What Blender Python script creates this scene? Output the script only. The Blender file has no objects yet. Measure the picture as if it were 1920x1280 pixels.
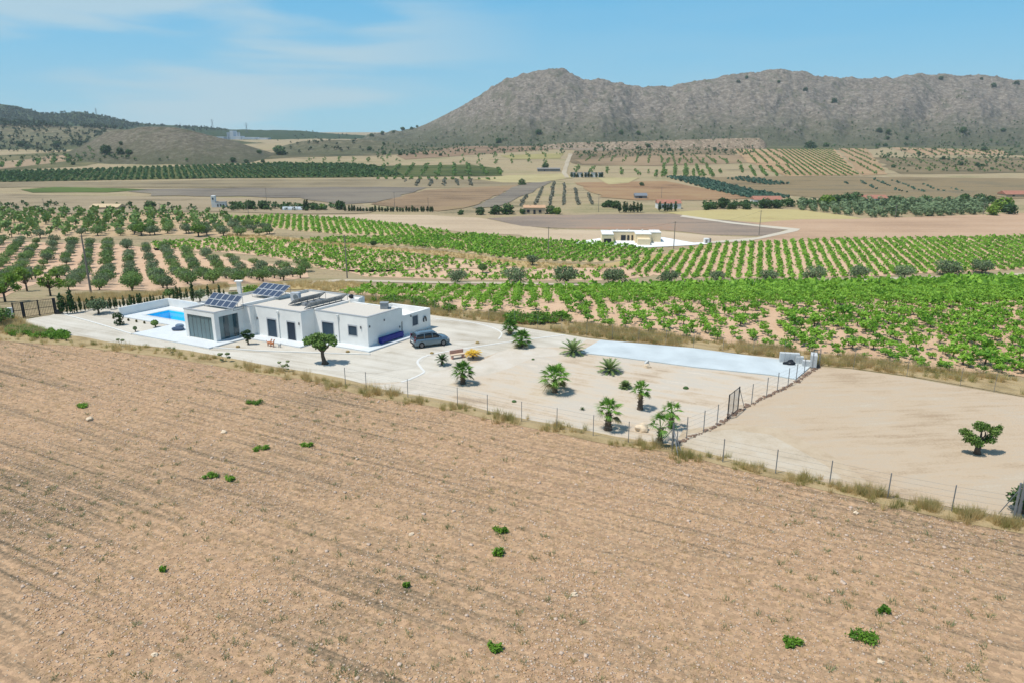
import bpy, bmesh, math, random
import numpy as np
from mathutils import Vector, noise
random.seed(7); rng = np.random.default_rng(7)
S = bpy.context.scene; COL = S.collection
# ---------------------------------------------------------------- camera
F = 1340.0; TH = math.atan(392/F); H = 22.5
cam = bpy.data.cameras.new('camera'); co = bpy.data.objects.new('camera', cam); COL.objects.link(co)
co.location = (0, 0, H); co.rotation_euler = (math.pi/2-TH, 0, 0)
cam.sensor_width = 36; cam.lens = 36*F/1920; cam.clip_start = 0.5; cam.clip_end = 12000
S.camera = co
# ---------------------------------------------------------------- light
SUN_EL = math.radians(67); SUN_AZ = math.radians(22)      # SUN_AZ: heading in which shadows fall
w = bpy.data.worlds.new('World'); S.world = w; w.use_nodes = True
nt = w.node_tree; nt.nodes.clear(); N = nt.nodes; L = nt.links
def nd(t, **k):
    n = N.new(t)
    for a, b in k.items(): setattr(n, a, b)
    return n
out = nd('ShaderNodeOutputWorld'); bg = nd('ShaderNodeBackground'); sky = nd('ShaderNodeTexSky', sky_type='NISHITA')
sky.sun_disc = False; sky.sun_elevation = SUN_EL
sky.sun_rotation = math.atan2(-math.cos(SUN_AZ), -math.sin(SUN_AZ))
sky.air_density = 1.0; sky.dust_density = 0.15; sky.ozone_density = 1.2
tint = nd('ShaderNodeMix', data_type='RGBA', blend_type='MULTIPLY'); tint.inputs[0].default_value = 1
L.new(sky.outputs[0], tint.inputs[6]); tint.inputs[7].default_value = (0.80, 0.98, 1.04, 1)
tc = nd('ShaderNodeTexCoord'); sz = nd('ShaderNodeSeparateXYZ'); L.new(tc.outputs['Generated'], sz.inputs[0])
rp = nd('ShaderNodeValToRGB'); L.new(sz.outputs[2], rp.inputs[0]); rp.color_ramp.elements[0].position = 0.0; rp.color_ramp.elements[1].position = .2
rp.color_ramp.elements[0].color = (.205, .43, .56, 1); rp.color_ramp.elements[1].color = (.065, .325, .56, 1)
sc10 = nd('ShaderNodeMix', data_type='RGBA', blend_type='MULTIPLY'); sc10.inputs[0].default_value = 1; sc10.inputs[7].default_value = (10, 10, 10, 1); L.new(rp.outputs[0], sc10.inputs[6])
fz = nd('ShaderNodeMapRange'); fz.inputs[1].default_value = .15; fz.inputs[2].default_value = .7; fz.inputs[3].default_value = .85; fz.inputs[4].default_value = 0; L.new(sz.outputs[2], fz.inputs[0])
lowsky = nd('ShaderNodeMix', data_type='RGBA'); L.new(fz.outputs[0], lowsky.inputs[0]); L.new(tint.outputs[2], lowsky.inputs[6]); L.new(sc10.outputs[2], lowsky.inputs[7]); mp = nd('ShaderNodeMapping'); mp.inputs['Scale'].default_value = (1.6, 1.6, 11)
mp.inputs['Rotation'].default_value = (0, math.radians(3), 0)
L.new(tc.outputs['Generated'], mp.inputs[0])
n1 = nd('ShaderNodeTexNoise'); n1.inputs['Scale'].default_value = 1.5; n1.inputs['Detail'].default_value = 7; n1.inputs['Roughness'].default_value = 0.45
n1.inputs['Distortion'].default_value = 0.25
L.new(mp.outputs[0], n1.inputs[0])
cr = nd('ShaderNodeMapRange'); cr.inputs[1].default_value = 0.44; cr.inputs[2].default_value = 0.60; cr.interpolation_type = 'SMOOTHSTEP'
L.new(n1.outputs[0], cr.inputs[0])
sx = nd('ShaderNodeSeparateXYZ'); L.new(tc.outputs['Generated'], sx.inputs[0])
mr = nd('ShaderNodeMapRange'); mr.inputs[1].default_value = 0.04; mr.inputs[2].default_value = -0.2; mr.inputs[3].default_value = 0.10; mr.inputs[4].default_value = 1.0
L.new(sx.outputs[0], mr.inputs[0])
mu = nd('ShaderNodeMath', operation='MULTIPLY'); L.new(cr.outputs[0], mu.inputs[0]); L.new(mr.outputs[0], mu.inputs[1])
mu2 = nd('ShaderNodeMath', operation='MULTIPLY'); L.new(mu.outputs[0], mu2.inputs[0]); mu2.inputs[1].default_value = 0.7
cl = nd('ShaderNodeMix', data_type='RGBA'); L.new(mu2.outputs[0], cl.inputs[0]); L.new(lowsky.outputs[2], cl.inputs[6])
cl.inputs[7].default_value = (3.9, 4.9, 5.3, 1)
L.new(cl.outputs[2], bg.inputs[0]); bg.inputs[1].default_value = 0.125; L.new(bg.outputs[0], out.inputs[0])
sl = bpy.data.lights.new('sun', 'SUN'); sl.energy = 4.0; sl.angle = math.radians(0.5); sl.color = (1.0, 0.955, 0.89)
so = bpy.data.objects.new('sun', sl); COL.objects.link(so)
sd = Vector((math.cos(SUN_AZ)*math.cos(SUN_EL), math.sin(SUN_AZ)*math.cos(SUN_EL), -math.sin(SUN_EL)))
so.rotation_euler = sd.to_track_quat('-Z', 'Y').to_euler(); so.location = (0, 0, 200)
S.view_settings.view_transform = 'Standard'; S.view_settings.look = 'None'; S.view_settings.exposure = 0.17; S.view_settings.gamma = 1
# ---------------------------------------------------------------- relief of the land (metres); photo pixels are measured back onto it
KY = [-400, 95, 175, 450, 1000, 3000, 7000]; KZ = [0, 0, -12, -12, 3, 15, 20]
def zb(y): return float(np.interp(y, KY, KZ))
def ray(px, py):
    u = (px-960)/F; v = -(py-640)/F
    return (u, math.cos(TH)+v*math.sin(TH), -math.sin(TH)+v*math.cos(TH))
def g(px, py, z=0.0):
    r = ray(px, py); t = (z-H)/r[2]; return (r[0]*t, r[1]*t)
def prof(pts, Yr):
    a = []
    for px, py in pts:
        r = ray(px, py); a.append((r[0]/r[1], H+Yr*r[2]/r[1]))
    return [p[0] for p in a], [p[1] for p in a]
HILLS = []
def hill(pts, Yf, Yr, amp, pw, seed, Yb=None):
    ax, az = prof(pts, Yr); HILLS.append((ax, az, Yf, Yr, amp, pw, seed, Yb or Yr+(Yr-Yf)*0.9))
def hz(h, x, y):
    ax, az, Yf, Yr, amp, pw, seed, Yb = h
    a = x/y
    if a < ax[0] or a > ax[-1] or y < Yf-60 or y > Yb: return -50.0
    Yf = Yf+(Yr-Yf)*.13*noise.noise(Vector((a*22, seed, 0)))
    zr = float(np.interp(a, ax, az)); z0 = zb(Yf)-6
    if y <= Yr:
        t = max(0, (y-Yf)/(Yr-Yf)); s = t**pw
        n = noise.fractal(Vector((a*13+seed, y*0.0022, 0)), .95, 2.1, 7)
        n2 = noise.fractal(Vector((x*0.03+seed, y*0.03, 3)), 0.7, 2.1, 5)
        z = z0+(zr-z0)*s + amp*(n*0.8*4*t*(1-t)*0.8 + n2*0.16*(0.2+t*0.8))*(1 if zr > z0+8 else .2)
        if y < Yf: z -= (Yf-y)*0.2
    else:
        t = (y-Yr)/(Yb-Yr); z = zr-(zr-z0)*t**1.3
    return z
RIGHT = [(640,268),(690,258),(720,252),(780,240),(800,232),(850,207),(880,190),(925,163),(950,148),(975,141),(1000,132),(1030,128),(1055,128),(1070,136),(1095,148),(1130,151),(1165,155),(1185,162),(1210,163),(1260,161),(1290,153),(1340,146),(1370,139),(1395,139),(1430,133),(1460,130),(1490,133),(1500,134),(1530,141),(1580,147),(1610,147),(1640,145),(1680,146),(1700,141),(1730,139),(1770,141),(1840,140),(1870,142),(1890,149),(1920,153),(2050,150),(2250,185),(2500,240)]
hill(RIGHT, 1000, 1600, 38, 1.12, 3.1)
hill([(90,300),(150,276),(200,249),(260,239),(300,237),(330,240),(400,255),(450,268),(520,290),(570,300),(600,304)], 650, 830, 5, .8, 9.3)
hill([(470,300),(530,274),(570,264),(620,262),(680,262),(740,268),(800,280),(840,290)], 800, 960, 4, .8, 31.0)
hill([(-600,215),(-300,205),(0,228),(60,232),(110,236),(200,241),(300,250),(420,262),(560,275),(700,283)], 860, 1250, 8, 1.0, 14.7)
hill([(-600,190),(-200,196),(0,196),(30,199),(60,207),(80,213),(110,213),(150,210),(180,215),(240,228),(280,233),(330,236),(380,238),(430,243),(560,245),(600,249),(700,256)], 1400, 2100, 10, 1.0, 21.2)
hill([(1000,290),(1020,272),(1060,268),(1200,265),(1300,262),(1360,260),(1424,259),(1434,266),(1445,290)], 952, 1004, 1.5, .55, 41.0)
def zt(x, y):
    z = zb(y)
    if y > 590:
        for h in HILLS: z = max(z, hz(h, x, y))
    return z
def at(px, py):
    """world point of the land that lies under photo pixel (px, py)"""
    r = ray(px, py); t0 = 5.0; t = 5.0
    while t < 6000:
        if H+r[2]*t < zt(r[0]*t, r[1]*t):
            for _ in range(18):
                m = (t0+t)/2
                if H+r[2]*m < zt(r[0]*m, r[1]*m): t = m
                else: t0 = m
            break
        t0 = t; t *= 1.012
    return Vector((r[0]*t, r[1]*t, zt(r[0]*t, r[1]*t)))
def sc_at(p): return F/(p[1]*math.cos(TH)-(p[2]-H)*math.sin(TH))        # pixels per metre there
# house frame
OX, OY = g(690.3, 653); AU = math.radians(-27); AV = math.radians(55.5)
UX = (math.cos(AU), math.sin(AU)); VX = (math.cos(AV), math.sin(AV))
def uv(u, v): return (OX+u*UX[0]+v*VX[0], OY+u*UX[1]+v*VX[1])
# ---------------------------------------------------------------- materials
def lin(c, k=1.0):
    r = []
    for v in c:
        v /= 255.0; r.append(min(1, k*(v/12.92 if v <= .04045 else ((v+.055)/1.055)**2.4)))
    return (*r, 1)
K = 0.80
MATS = {}
def bsdf(name):
    m = bpy.data.materials.new(name); m.use_nodes = True
    return m, m.node_tree, m.node_tree.nodes['Principled BSDF']
def plain(name, rgb, rough=0.7, var=0.12, scale=3.0, metal=0, spec=0.3, k=K, bump=0):
    if name in MATS: return MATS[name]
    m, t, b = bsdf(name); b.inputs['Roughness'].default_value = rough; b.inputs['Metallic'].default_value = metal
    b.inputs['Specular IOR Level'].default_value = spec
    g_ = t.nodes.new('ShaderNodeNewGeometry'); n = t.nodes.new('ShaderNodeTexNoise'); n.inputs['Scale'].default_value = scale; n.inputs['Detail'].default_value = 6
    t.links.new(g_.outputs['Position'], n.inputs['Vector'])
    r = t.nodes.new('ShaderNodeValToRGB'); c = lin(rgb, k)
    r.color_ramp.elements[0].position = .3; r.color_ramp.elements[1].position = .7
    r.color_ramp.elements[0].color = tuple(x*(1-var) for x in c[:3])+(1,); r.color_ramp.elements[1].color = tuple(min(1, x*(1+var)) for x in c[:3])+(1,)
    t.links.new(n.outputs[0], r.inputs[0]); t.links.new(r.outputs[0], b.inputs['Base Color'])
    if bump:
        bp = t.nodes.new('ShaderNodeBump'); bp.inputs['Strength'].default_value = bump; bp.inputs['Distance'].default_value = .05
        t.links.new(n.outputs[0], bp.inputs['Height']); t.links.new(bp.outputs[0], b.inputs['Normal'])
    MATS[name] = m; return m
def leaf(name, c1, c2, scale=1.5, trans=0.25, k=K, rnd=0.25):
    """foliage: two greens mixed by position and per-object random, a little light through the leaf"""
    if name in MATS: return MATS[name]
    m, t, b = bsdf(name); b.inputs['Roughness'].default_value = .55; b.inputs['Specular IOR Level'].default_value = .25
    geo = t.nodes.new('ShaderNodeNewGeometry'); n = t.nodes.new('ShaderNodeTexNoise'); n.inputs['Scale'].default_value = scale; n.inputs['Detail'].default_value = 3
    t.links.new(geo.outputs['Position'], n.inputs['Vector'])
    oi = t.nodes.new('ShaderNodeObjectInfo'); a = t.nodes.new('ShaderNodeMath'); a.operation = 'MULTIPLY_ADD'
    t.links.new(oi.outputs['Random'], a.inputs[0]); a.inputs[1].default_value = rnd; t.links.new(n.outputs[0], a.inputs[2])
    a2 = t.nodes.new('ShaderNodeMath'); a2.operation = 'MULTIPLY_ADD'; t.links.new(geo.outputs['Random Per Island'], a2.inputs[0]); a2.inputs[1].default_value = .3; t.links.new(a.outputs[0], a2.inputs[2])
    r = t.nodes.new('ShaderNodeValToRGB'); r.color_ramp.elements[0].position = .45; r.color_ramp.elements[1].position = 1.0
    r.color_ramp.elements[0].color = lin(c1, k); r.color_ramp.elements[1].color = lin(c2, k)
    t.links.new(a2.outputs[0], r.inputs[0]); t.links.new(r.outputs[0], b.inputs['Base Color'])
    tr = t.nodes.new('ShaderNodeBsdfTranslucent'); t.links.new(r.outputs[0], tr.inputs[0])
    mx = t.nodes.new('ShaderNodeMixShader'); mx.inputs[0].default_value = trans
    t.links.new(b.outputs[0], mx.inputs[1]); t.links.new(tr.outputs[0], mx.inputs[2]); t.links.new(mx.outputs[0], t.nodes['Material Output'].inputs[0])
    MATS[name] = m; return m
def soil(name, cols, big=0.05, mid=0.6, fine=6.0, ang=0.0, stretch=1.0, bump=0.4, bdist=.06, speck=None, speck_s=9, k=K, furrow=None, grain=None):
    """bare ground: large patches, mid streaks along ang, fine grain, optional pale stones"""
    if name in MATS: return MATS[name]
    m, t, b = bsdf(name); b.inputs['Roughness'].default_value = .95; b.inputs['Specular IOR Level'].default_value = .1
    nn = t.nodes.new; lk = t.links.new
    geo = nn('ShaderNodeNewGeometry'); mpp = nn('ShaderNodeMapping'); mpp.vector_type = 'POINT'
    mpp.inputs['Rotation'].default_value = (0, 0, -ang); lk(geo.outputs['Position'], mpp.inputs[0])
    mps = nn('ShaderNodeMapping'); mps.inputs['Scale'].default_value = (1/stretch, 1, 1); lk(mpp.outputs[0], mps.inputs[0])
    def no(scale, src, det=6, rough=.6):
        n = nn('ShaderNodeTexNoise'); n.inputs['Scale'].default_value = scale; n.inputs['Detail'].default_value = det; n.inputs['Roughness'].default_value = rough
        lk(src, n.inputs['Vector']); return n.outputs[0]
    A = no(big, geo.outputs['Position']); B = no(mid, mps.outputs[0]); C = no(fine, geo.outputs['Position'], 8, .75)
    def mad(x, s, y):
        q = nn('ShaderNodeMath'); q.operation = 'MULTIPLY_ADD'; lk(x, q.inputs[0]); q.inputs[1].default_value = s
        if isinstance(y, (int, float)): q.inputs[2].default_value = y
        else: lk(y, q.inputs[2])
        return q.outputs[0]
    v = mad(A, 1.0, mad(B, .9, mad(C, .9, -.9)))
    r = nn('ShaderNodeValToRGB'); e = r.color_ramp.elements
    e[0].position = .22; e[0].color = lin(cols[0], k); e[1].position = .78; e[1].color = lin(cols[-1], k)
    for i, c in enumerate(cols[1:-1]):
        x = e.new(.22+.56*(i+1)/(len(cols)-1)); x.color = lin(c, k)
    lk(v, r.inputs[0]); colr = r.outputs[0]; hgt = mad(C, .6, B)
    if speck:
        vo = nn('ShaderNodeTexVoronoi'); vo.inputs['Scale'].default_value = speck_s; lk(geo.outputs['Position'], vo.inputs['Vector'])
        mr_ = nn('ShaderNodeMapRange'); mr_.inputs[1].default_value = .30; mr_.inputs[2].default_value = .16; lk(vo.outputs['Distance'], mr_.inputs[0])
        sp = nn('ShaderNodeSeparateColor'); lk(vo.outputs['Color'], sp.inputs[0])
        gt = nn('ShaderNodeMath'); gt.operation = 'GREATER_THAN'; gt.inputs[1].default_value = .55; lk(sp.outputs[0], gt.inputs[0])
        ml = nn('ShaderNodeMath'); ml.operation = 'MULTIPLY'; lk(mr_.outputs[0], ml.inputs[0]); lk(gt.outputs[0], ml.inputs[1])
        mx = nn('ShaderNodeMix'); mx.data_type = 'RGBA'; lk(ml.outputs[0], mx.inputs[0]); lk(colr, mx.inputs[6]); mx.inputs[7].default_value = lin(speck, k); colr = mx.outputs[2]
        hgt = mad(ml.outputs[0], .5, hgt)
    if grain:
        vg = nn('ShaderNodeTexVoronoi'); vg.inputs['Scale'].default_value = grain; vg.inputs['Randomness'].default_value = 1; wn = nn('ShaderNodeTexNoise'); wn.inputs['Scale'].default_value = 2.5
        lk(geo.outputs['Position'], vg.inputs['Vector']); sg = nn('ShaderNodeSeparateColor'); lk(vg.outputs['Color'], sg.inputs[0])
        mg = nn('ShaderNodeMapRange'); lk(sg.outputs[0], mg.inputs[0]); mg.inputs[3].default_value = .78; mg.inputs[4].default_value = 1.18
        vm = nn('ShaderNodeVectorMath'); vm.operation = 'SCALE'; lk(colr, vm.inputs[0]); lk(mg.outputs[0], vm.inputs['Scale']); colr = vm.outputs[0]
        hgt = mad(sg.outputs[1], .35, hgt)
    if furrow:
        wv = nn('ShaderNodeTexWave'); wv.inputs['Scale'].default_value = furrow; wv.bands_direction = 'Y'; wv.inputs['Distortion'].default_value = .8
        wv.inputs['Detail'].default_value = 2; wv.inputs['Detail Scale'].default_value = .4; lk(mpp.outputs[0], wv.inputs[0]); hgt = mad(wv.outputs['Fac'], .35, hgt)
    lk(colr, b.inputs['Base Color'])
    bp = nn('ShaderNodeBump'); bp.inputs['Strength'].default_value = bump; bp.inputs['Distance'].default_value = bdist
    lk(hgt, bp.inputs['Height']); lk(bp.outputs[0], b.inputs['Normal'])
    MATS[name] = m; return m
# ---------------------------------------------------------------- mesh helpers
def tag(o, label=None, cat=None, group=None, kind=None):
    if label: o['label'] = label
    if cat: o['category'] = cat
    if group: o['group'] = group
    if kind: o['kind'] = kind
    return o
class MB:
    def __init__(s): s.v = []; s.f = []; s.m = []
    def add(s, vs, fs, m=0):
        n = len(s.v); s.v += [tuple(v) for v in vs]
        for f in fs: s.f.append(tuple(n+i for i in f)); s.m.append(m)
        return s
    def prism(s, poly, z0, z1, m=0):
        """poly: ground points, z0/z1 bottom and top"""
        a = sum(poly[i][0]*poly[(i+1) % len(poly)][1]-poly[(i+1) % len(poly)][0]*poly[i][1] for i in range(len(poly)))
        if a < 0: poly = poly[::-1]
        n = len(poly)
        return s.add([(x, y, z0) for x, y in poly]+[(x, y, z1) for x, y in poly],
                     [tuple(range(n-1, -1, -1)), tuple(range(n, 2*n))]+[(i, (i+1) % n, n+(i+1) % n, n+i) for i in range(n)], m)
    def ubox(s, u0, u1, v0, v1, z0, z1, m=0): return s.prism([uv(u0, v0), uv(u1, v0), uv(u1, v1), uv(u0, v1)], z0, z1, m)
    def box(s, x0, x1, y0, y1, z0, z1, m=0): return s.prism([(x0, y0), (x1, y0), (x1, y1), (x0, y1)], z0, z1, m)
    def tube(s, pts, rad, n=6, m=0, cap=True):
        pts = [Vector(p) for p in pts]; rings = []
        for i, p in enumerate(pts):
            d = (pts[min(i+1, len(pts)-1)]-pts[max(i-1, 0)]).normalized()
            a = d.orthogonal().normalized() if abs(d.z) < .9 else Vector((1, 0, 0)).cross(d).normalized()
            b = d.cross(a); r = rad[i] if isinstance(rad, (list, tuple)) else rad
            rings.append([p+(a*math.cos(2*math.pi*k/n)+b*math.sin(2*math.pi*k/n))*r for k in range(n)])
        vs = [q for r in rings for q in r]; fs = []
        for i in range(len(pts)-1):
            for k in range(n): fs.append((i*n+k, i*n+(k+1) % n, (i+1)*n+(k+1) % n, (i+1)*n+k))
        if cap: fs.append(tuple(range(n-1, -1, -1))); fs.append(tuple((len(pts)-1)*n+k for k in range(n)))
        return s.add(vs, fs, m)
    def blob(s, c, r, seed=0, rough=.25, sub=2, m=0, nf=1.3):
        bm = bmesh.new(); bmesh.ops.create_icosphere(bm, subdivisions=sub, radius=1)
        vs = []
        for v in bm.verts:
            p = v.co; k = 1+rough*noise.noise(Vector((p.x*nf+seed*7.3, p.y*nf, p.z*nf)))*1.6
            vs.append((c[0]+p.x*r[0]*k, c[1]+p.y*r[1]*k, c[2]+p.z*r[2]*k))
        fs = [tuple(q.index for q in f.verts) for f in bm.faces]; bm.free()
        return s.add(vs, fs, m)
    def build(s, name, mats, parent=None, smooth=False):
        me = bpy.data.meshes.new(name); me.from_pydata(s.v, [], s.f)
        if not isinstance(mats, (list, tuple)): mats = [mats]
        for q in mats: me.materials.append(q)
        if len(mats) > 1: me.polygons.foreach_set('material_index', s.m)
        if smooth: me.polygons.foreach_set('use_smooth', [True]*len(me.polygons))
        me.update(); o = bpy.data.objects.new(name, me); COL.objects.link(o)
        if parent: o.parent = parent
        return o
def npmesh(name, V, Q, mats, MI=None, parent=None):
    me = bpy.data.meshes.new(name); V = np.asarray(V, dtype=np.float32); Q = np.asarray(Q, dtype=np.int32)
    me.vertices.add(len(V)); me.vertices.foreach_set('co', V.ravel())
    me.loops.add(Q.size); me.loops.foreach_set('vertex_index', Q.ravel())
    me.polygons.add(len(Q)); me.polygons.foreach_set('loop_start', np.arange(0, Q.size, 4, dtype=np.int32))
    if not isinstance(mats, (list, tuple)): mats = [mats]
    for q in mats: me.materials.append(q)
    if MI is not None: me.polygons.foreach_set('material_index', np.asarray(MI, dtype=np.int32))
    me.update(calc_edges=True); me.validate()
    o = bpy.data.objects.new(name, me); COL.objects.link(o)
    if parent: o.parent = parent
    return o
def thing(name, label, cat, loc=(0, 0, 0), rz=0, group=None, scale=1):
    o = bpy.data.objects.new(name, None); COL.objects.link(o); o.location = loc; o.rotation_euler = (0, 0, rz); o.scale = (scale,)*3 if not isinstance(scale, tuple) else scale
    return tag(o, label, cat, group)
def dup(root, loc, rz=0, scale=1, label=None, group=None):
    r = root.copy(); COL.objects.link(r); r.location = loc; r.rotation_euler = (0, 0, rz); r.scale = (scale,)*3 if not isinstance(scale, tuple) else scale
    if label: r['label'] = label
    if group: r['group'] = group
    for ch in list(root.children):
        c = ch.copy(); COL.objects.link(c); c.parent = r
        for gch in ch.children:
            d = gch.copy(); COL.objects.link(d); d.parent = c
    return r
def leafcloud(lobes, n, size, r, flat=.5, shell=.55, up=0.25, aspect=.55):
    """quads scattered in the outer part of ellipsoid lobes: [(cx,cy,cz,rx,ry,rz)]"""
    Lb = np.array(lobes, float); wgt = Lb[:, 3]*Lb[:, 4]*Lb[:, 5]; idx = r.choice(len(Lb), n, p=wgt/wgt.sum()); Lb = Lb[idx]
    d = r.normal(size=(n, 3)); d /= np.linalg.norm(d, axis=1)[:, None]
    rad = (shell+(1-shell)*r.random(n))*(.88+.24*r.random(n))
    c = Lb[:, :3]+d*Lb[:, 3:]*rad[:, None]
    nrm = d*flat+r.normal(size=(n, 3))*.5+np.array([0, 0, up]); nrm /= np.linalg.norm(nrm, axis=1)[:, None]
    a = np.cross(nrm, r.normal(size=(n, 3))); a /= np.linalg.norm(a, axis=1)[:, None]; b = np.cross(nrm, a)
    s = size*(.6+.8*r.random(n))[:, None]
    V = np.stack([c-a*s, c-b*s*aspect+a*s*.1, c+a*s, c+b*s*aspect-a*s*.1], 1).reshape(-1, 3)
    return V, np.arange(4*n).reshape(-1, 4)
def mbq(mb):
    V = np.array(mb.v, float); Q = np.array([f if len(f) == 4 else (f[0], f[1], f[2], f[2]) for f in mb.f if len(f) in (3, 4)])
    return V, Q
def join(parts):
    Vs, Qs, Ms, n = [], [], [], 0
    for i, (V, Q) in enumerate(parts): Vs.append(V); Qs.append(Q+n); Ms.append(np.full(len(Q), i)); n += len(V)
    return np.concatenate(Vs), np.concatenate(Qs), np.concatenate(Ms)
def scatter(name, protos, pts, mats, label=None, cat=None, kind='stuff', tilt=0):
    """pts: (x,y,z,scale) -> copies of the prototypes merged in one mesh"""
    Vs, Qs, Ms, n = [], [], [], 0; pts = list(pts)
    if not pts: return None
    for k, (PV, PQ, PM) in enumerate(protos):
        P = np.array(pts[k::len(protos)], float)
        if not len(P): continue
        a = rng.random(len(P))*2*math.pi; c, s_ = np.cos(a), np.sin(a)
        X = PV[None, :, 0]*c[:, None]-PV[None, :, 1]*s_[:, None]; Y = PV[None, :, 0]*s_[:, None]+PV[None, :, 1]*c[:, None]
        Z = np.repeat(PV[None, :, 2], len(P), 0)
        V = np.stack([X, Y, Z], 2)*P[:, None, 3:4]+P[:, None, :3]
        Q = PQ[None]+(np.arange(len(P))*len(PV))[:, None, None]+n
        Vs.append(V.reshape(-1, 3)); Qs.append(Q.reshape(-1, 4)); Ms.append(np.tile(PM, len(P))); n += len(P)*len(PV)
    o = npmesh(name, np.concatenate(Vs), np.concatenate(Qs), mats, np.concatenate(Ms))
    return tag(o, label, cat, None, kind)
def inpoly(x, y, P):
    c = False; j = len(P)-1
    for i in range(len(P)):
        if (P[i][1] > y) != (P[j][1] > y) and x < (P[j][0]-P[i][0])*(y-P[i][1])/(P[j][1]-P[i][1])+P[i][0]: c = not c
        j = i
    return c
def gb(px, py):
    """pixel on the unhilled land"""
    r = ray(px, py); t = 5.0; t0 = 5
    while t < 9000 and H+r[2]*t > zb(r[1]*t): t0 = t; t *= 1.02
    for _ in range(25):
        m = (t0+t)/2
        if H+r[2]*m > zb(r[1]*m): t0 = m
        else: t = m
    return (r[0]*t, r[1]*t)
def wpoly(P): return [gb(*p) for p in P]
def rows(P, vpx, row_sp, pl_sp, jit=.12, skip=.06, world=False):
    W = P if world else wpoly(P); d = ((vpx-960)/F)/1.0419; dl = math.hypot(d, 1); dx, dy = d/dl, 1/dl
    A = [(x*dx+y*dy, x*dy-y*dx) for x, y in W]
    r0, r1 = min(a[1] for a in A), max(a[1] for a in A); s0, s1 = min(a[0] for a in A), max(a[0] for a in A)
    o = []; q = math.floor(r0/row_sp)*row_sp
    while q < r1:
        t = s0+random.random()*pl_sp
        while t < s1:
            if random.random() > skip:
                a = t+random.gauss(0, jit*pl_sp); b_ = q+random.gauss(0, jit*row_sp*.6)
                x, y = a*dx+b_*dy, a*dy-b_*dx
                if inpoly(x, y, W): o.append((x, y))
            t += pl_sp
        q += row_sp
    return o
def rnd_in(P, n, world=False):
    W = P if world else wpoly(P); xs = [p[0] for p in W]; ys = [p[1] for p in W]; o = []
    k = 0
    while len(o) < n and k < n*60:
        k += 1; x = random.uniform(min(xs), max(xs)); y = random.uniform(min(ys), max(ys))
        if inpoly(x, y, W): o.append((x, y))
    return o
POOL = [uv(-33.8, -1.6), uv(-24.2, -1.6), uv(-24.2, 1.5), uv(-33.8, 1.5)]
def sheet(name, W, mat, dz, kind='structure', hole=False, wob=0, label=None):
    """ground sheet draped over the relief, split where the slope changes"""
    if wob:
        Q = []
        for i in range(len(W)):
            a, b = W[i], W[(i+1) % len(W)]; d = math.dist(a, b); n = max(1, min(24, int(d/max(2.0, a[1]*.03))))
            for k in range(n):
                x, y = a[0]+(b[0]-a[0])*k/n, a[1]+(b[1]-a[1])*k/n
                Q.append((x+wob*noise.noise(Vector((x*.13, y*.13, dz*50))), y+wob*noise.noise(Vector((x*.13, y*.13, 7+dz*50)))))
        W = Q
    bm = bmesh.new(); bm.faces.new([bm.verts.new((x, y, 0)) for x, y in W])
    bmesh.ops.triangulate(bm, faces=bm.faces[:])
    for ky in KY[1:-1]:
        bmesh.ops.bisect_plane(bm, geom=bm.verts[:]+bm.edges[:]+bm.faces[:], plane_co=(0, ky, 0), plane_no=(0, 1, 0))
    if hole:
        for i in range(4):
            a, b = POOL[i], POOL[(i+1) % 4]
            bmesh.ops.bisect_plane(bm, geom=bm.verts[:]+bm.edges[:]+bm.faces[:], plane_co=(*a, 0), plane_no=(b[1]-a[1], a[0]-b[0], 0))
        bmesh.ops.delete(bm, geom=[f for f in bm.faces if inpoly(f.calc_center_median().x, f.calc_center_median().y, POOL)], context='FACES')
    if dz > .2: dz = .1+dz*.25
    for v in bm.verts: v.co.z = zb(v.co.y)+dz
    bmesh.ops.recalc_face_normals(bm, faces=bm.faces[:])
    for f in bm.faces:
        if f.normal.z < 0: f.normal_flip()
    me = bpy.data.meshes.new(name); bm.to_mesh(me); bm.free(); me.materials.append(mat)
    o = bpy.data.objects.new(name, me); COL.objects.link(o)
    return tag(o, label=label, kind=kind)
# ================================================================= THE LAND
FA = math.atan2(g(1908, 975)[1]-g(400, 673)[1], g(1908, 975)[0]-g(400, 673)[0])   # heading of the front boundary
m_base = soil('dry_land', [(126,118,90),(156,140,108),(180,160,126),(160,148,110),(138,132,96)], big=.016, mid=.12, fine=.9, stretch=8, bump=.7, bdist=.4)
sheet('ground', [(-5000, -60), (5000, -60), (5000, 6900), (-5000, 6900)], m_base, -.02, hole=True)
m_field = soil('ploughed_soil', [(108,96,78),(152,130,104),(184,153,121),(200,165,129),(188,154,123),(160,138,111)], big=.035, mid=1.8, fine=4.5, ang=FA, stretch=80, bump=1.0, bdist=.1, speck=(224,204,176), speck_s=5, furrow=.42, grain=4.6)
FRONT = [(-260,640),(0,634),(140,645),(350,672),(450,688),(560,708),(700,738),(800,757),(880,774),(1000,800),(1150,826),(1270,848),(1400,880),(1550,915),(1700,947),(1920,992),(2400,1110)]
FW = [g(*p) for p in FRONT]
sheet('ploughed_field', FW+[(70, -40), (-150, -40), (-170, 70)], m_field, .0, wob=.5)
m_gravel = soil('pale_gravel', [(180,168,148),(202,193,176),(214,206,190),(224,216,200)], big=.15, mid=.9, fine=9, bump=.35, bdist=.04, ang=AU, stretch=9)
m_sand = soil('sandy_gravel', [(178,158,134),(204,184,158),(214,198,176),(202,192,176),(220,206,186)], big=.2, mid=1.1, fine=7, bump=.45, bdist=.05, ang=FA, stretch=9)
m_sand2 = soil('beige_earth', [(178,154,126),(194,172,144),(204,182,154),(198,180,156),(206,190,166)], big=.13, mid=1.3, fine=6, bump=.7, bdist=.08, stretch=7, ang=.1)
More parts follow.
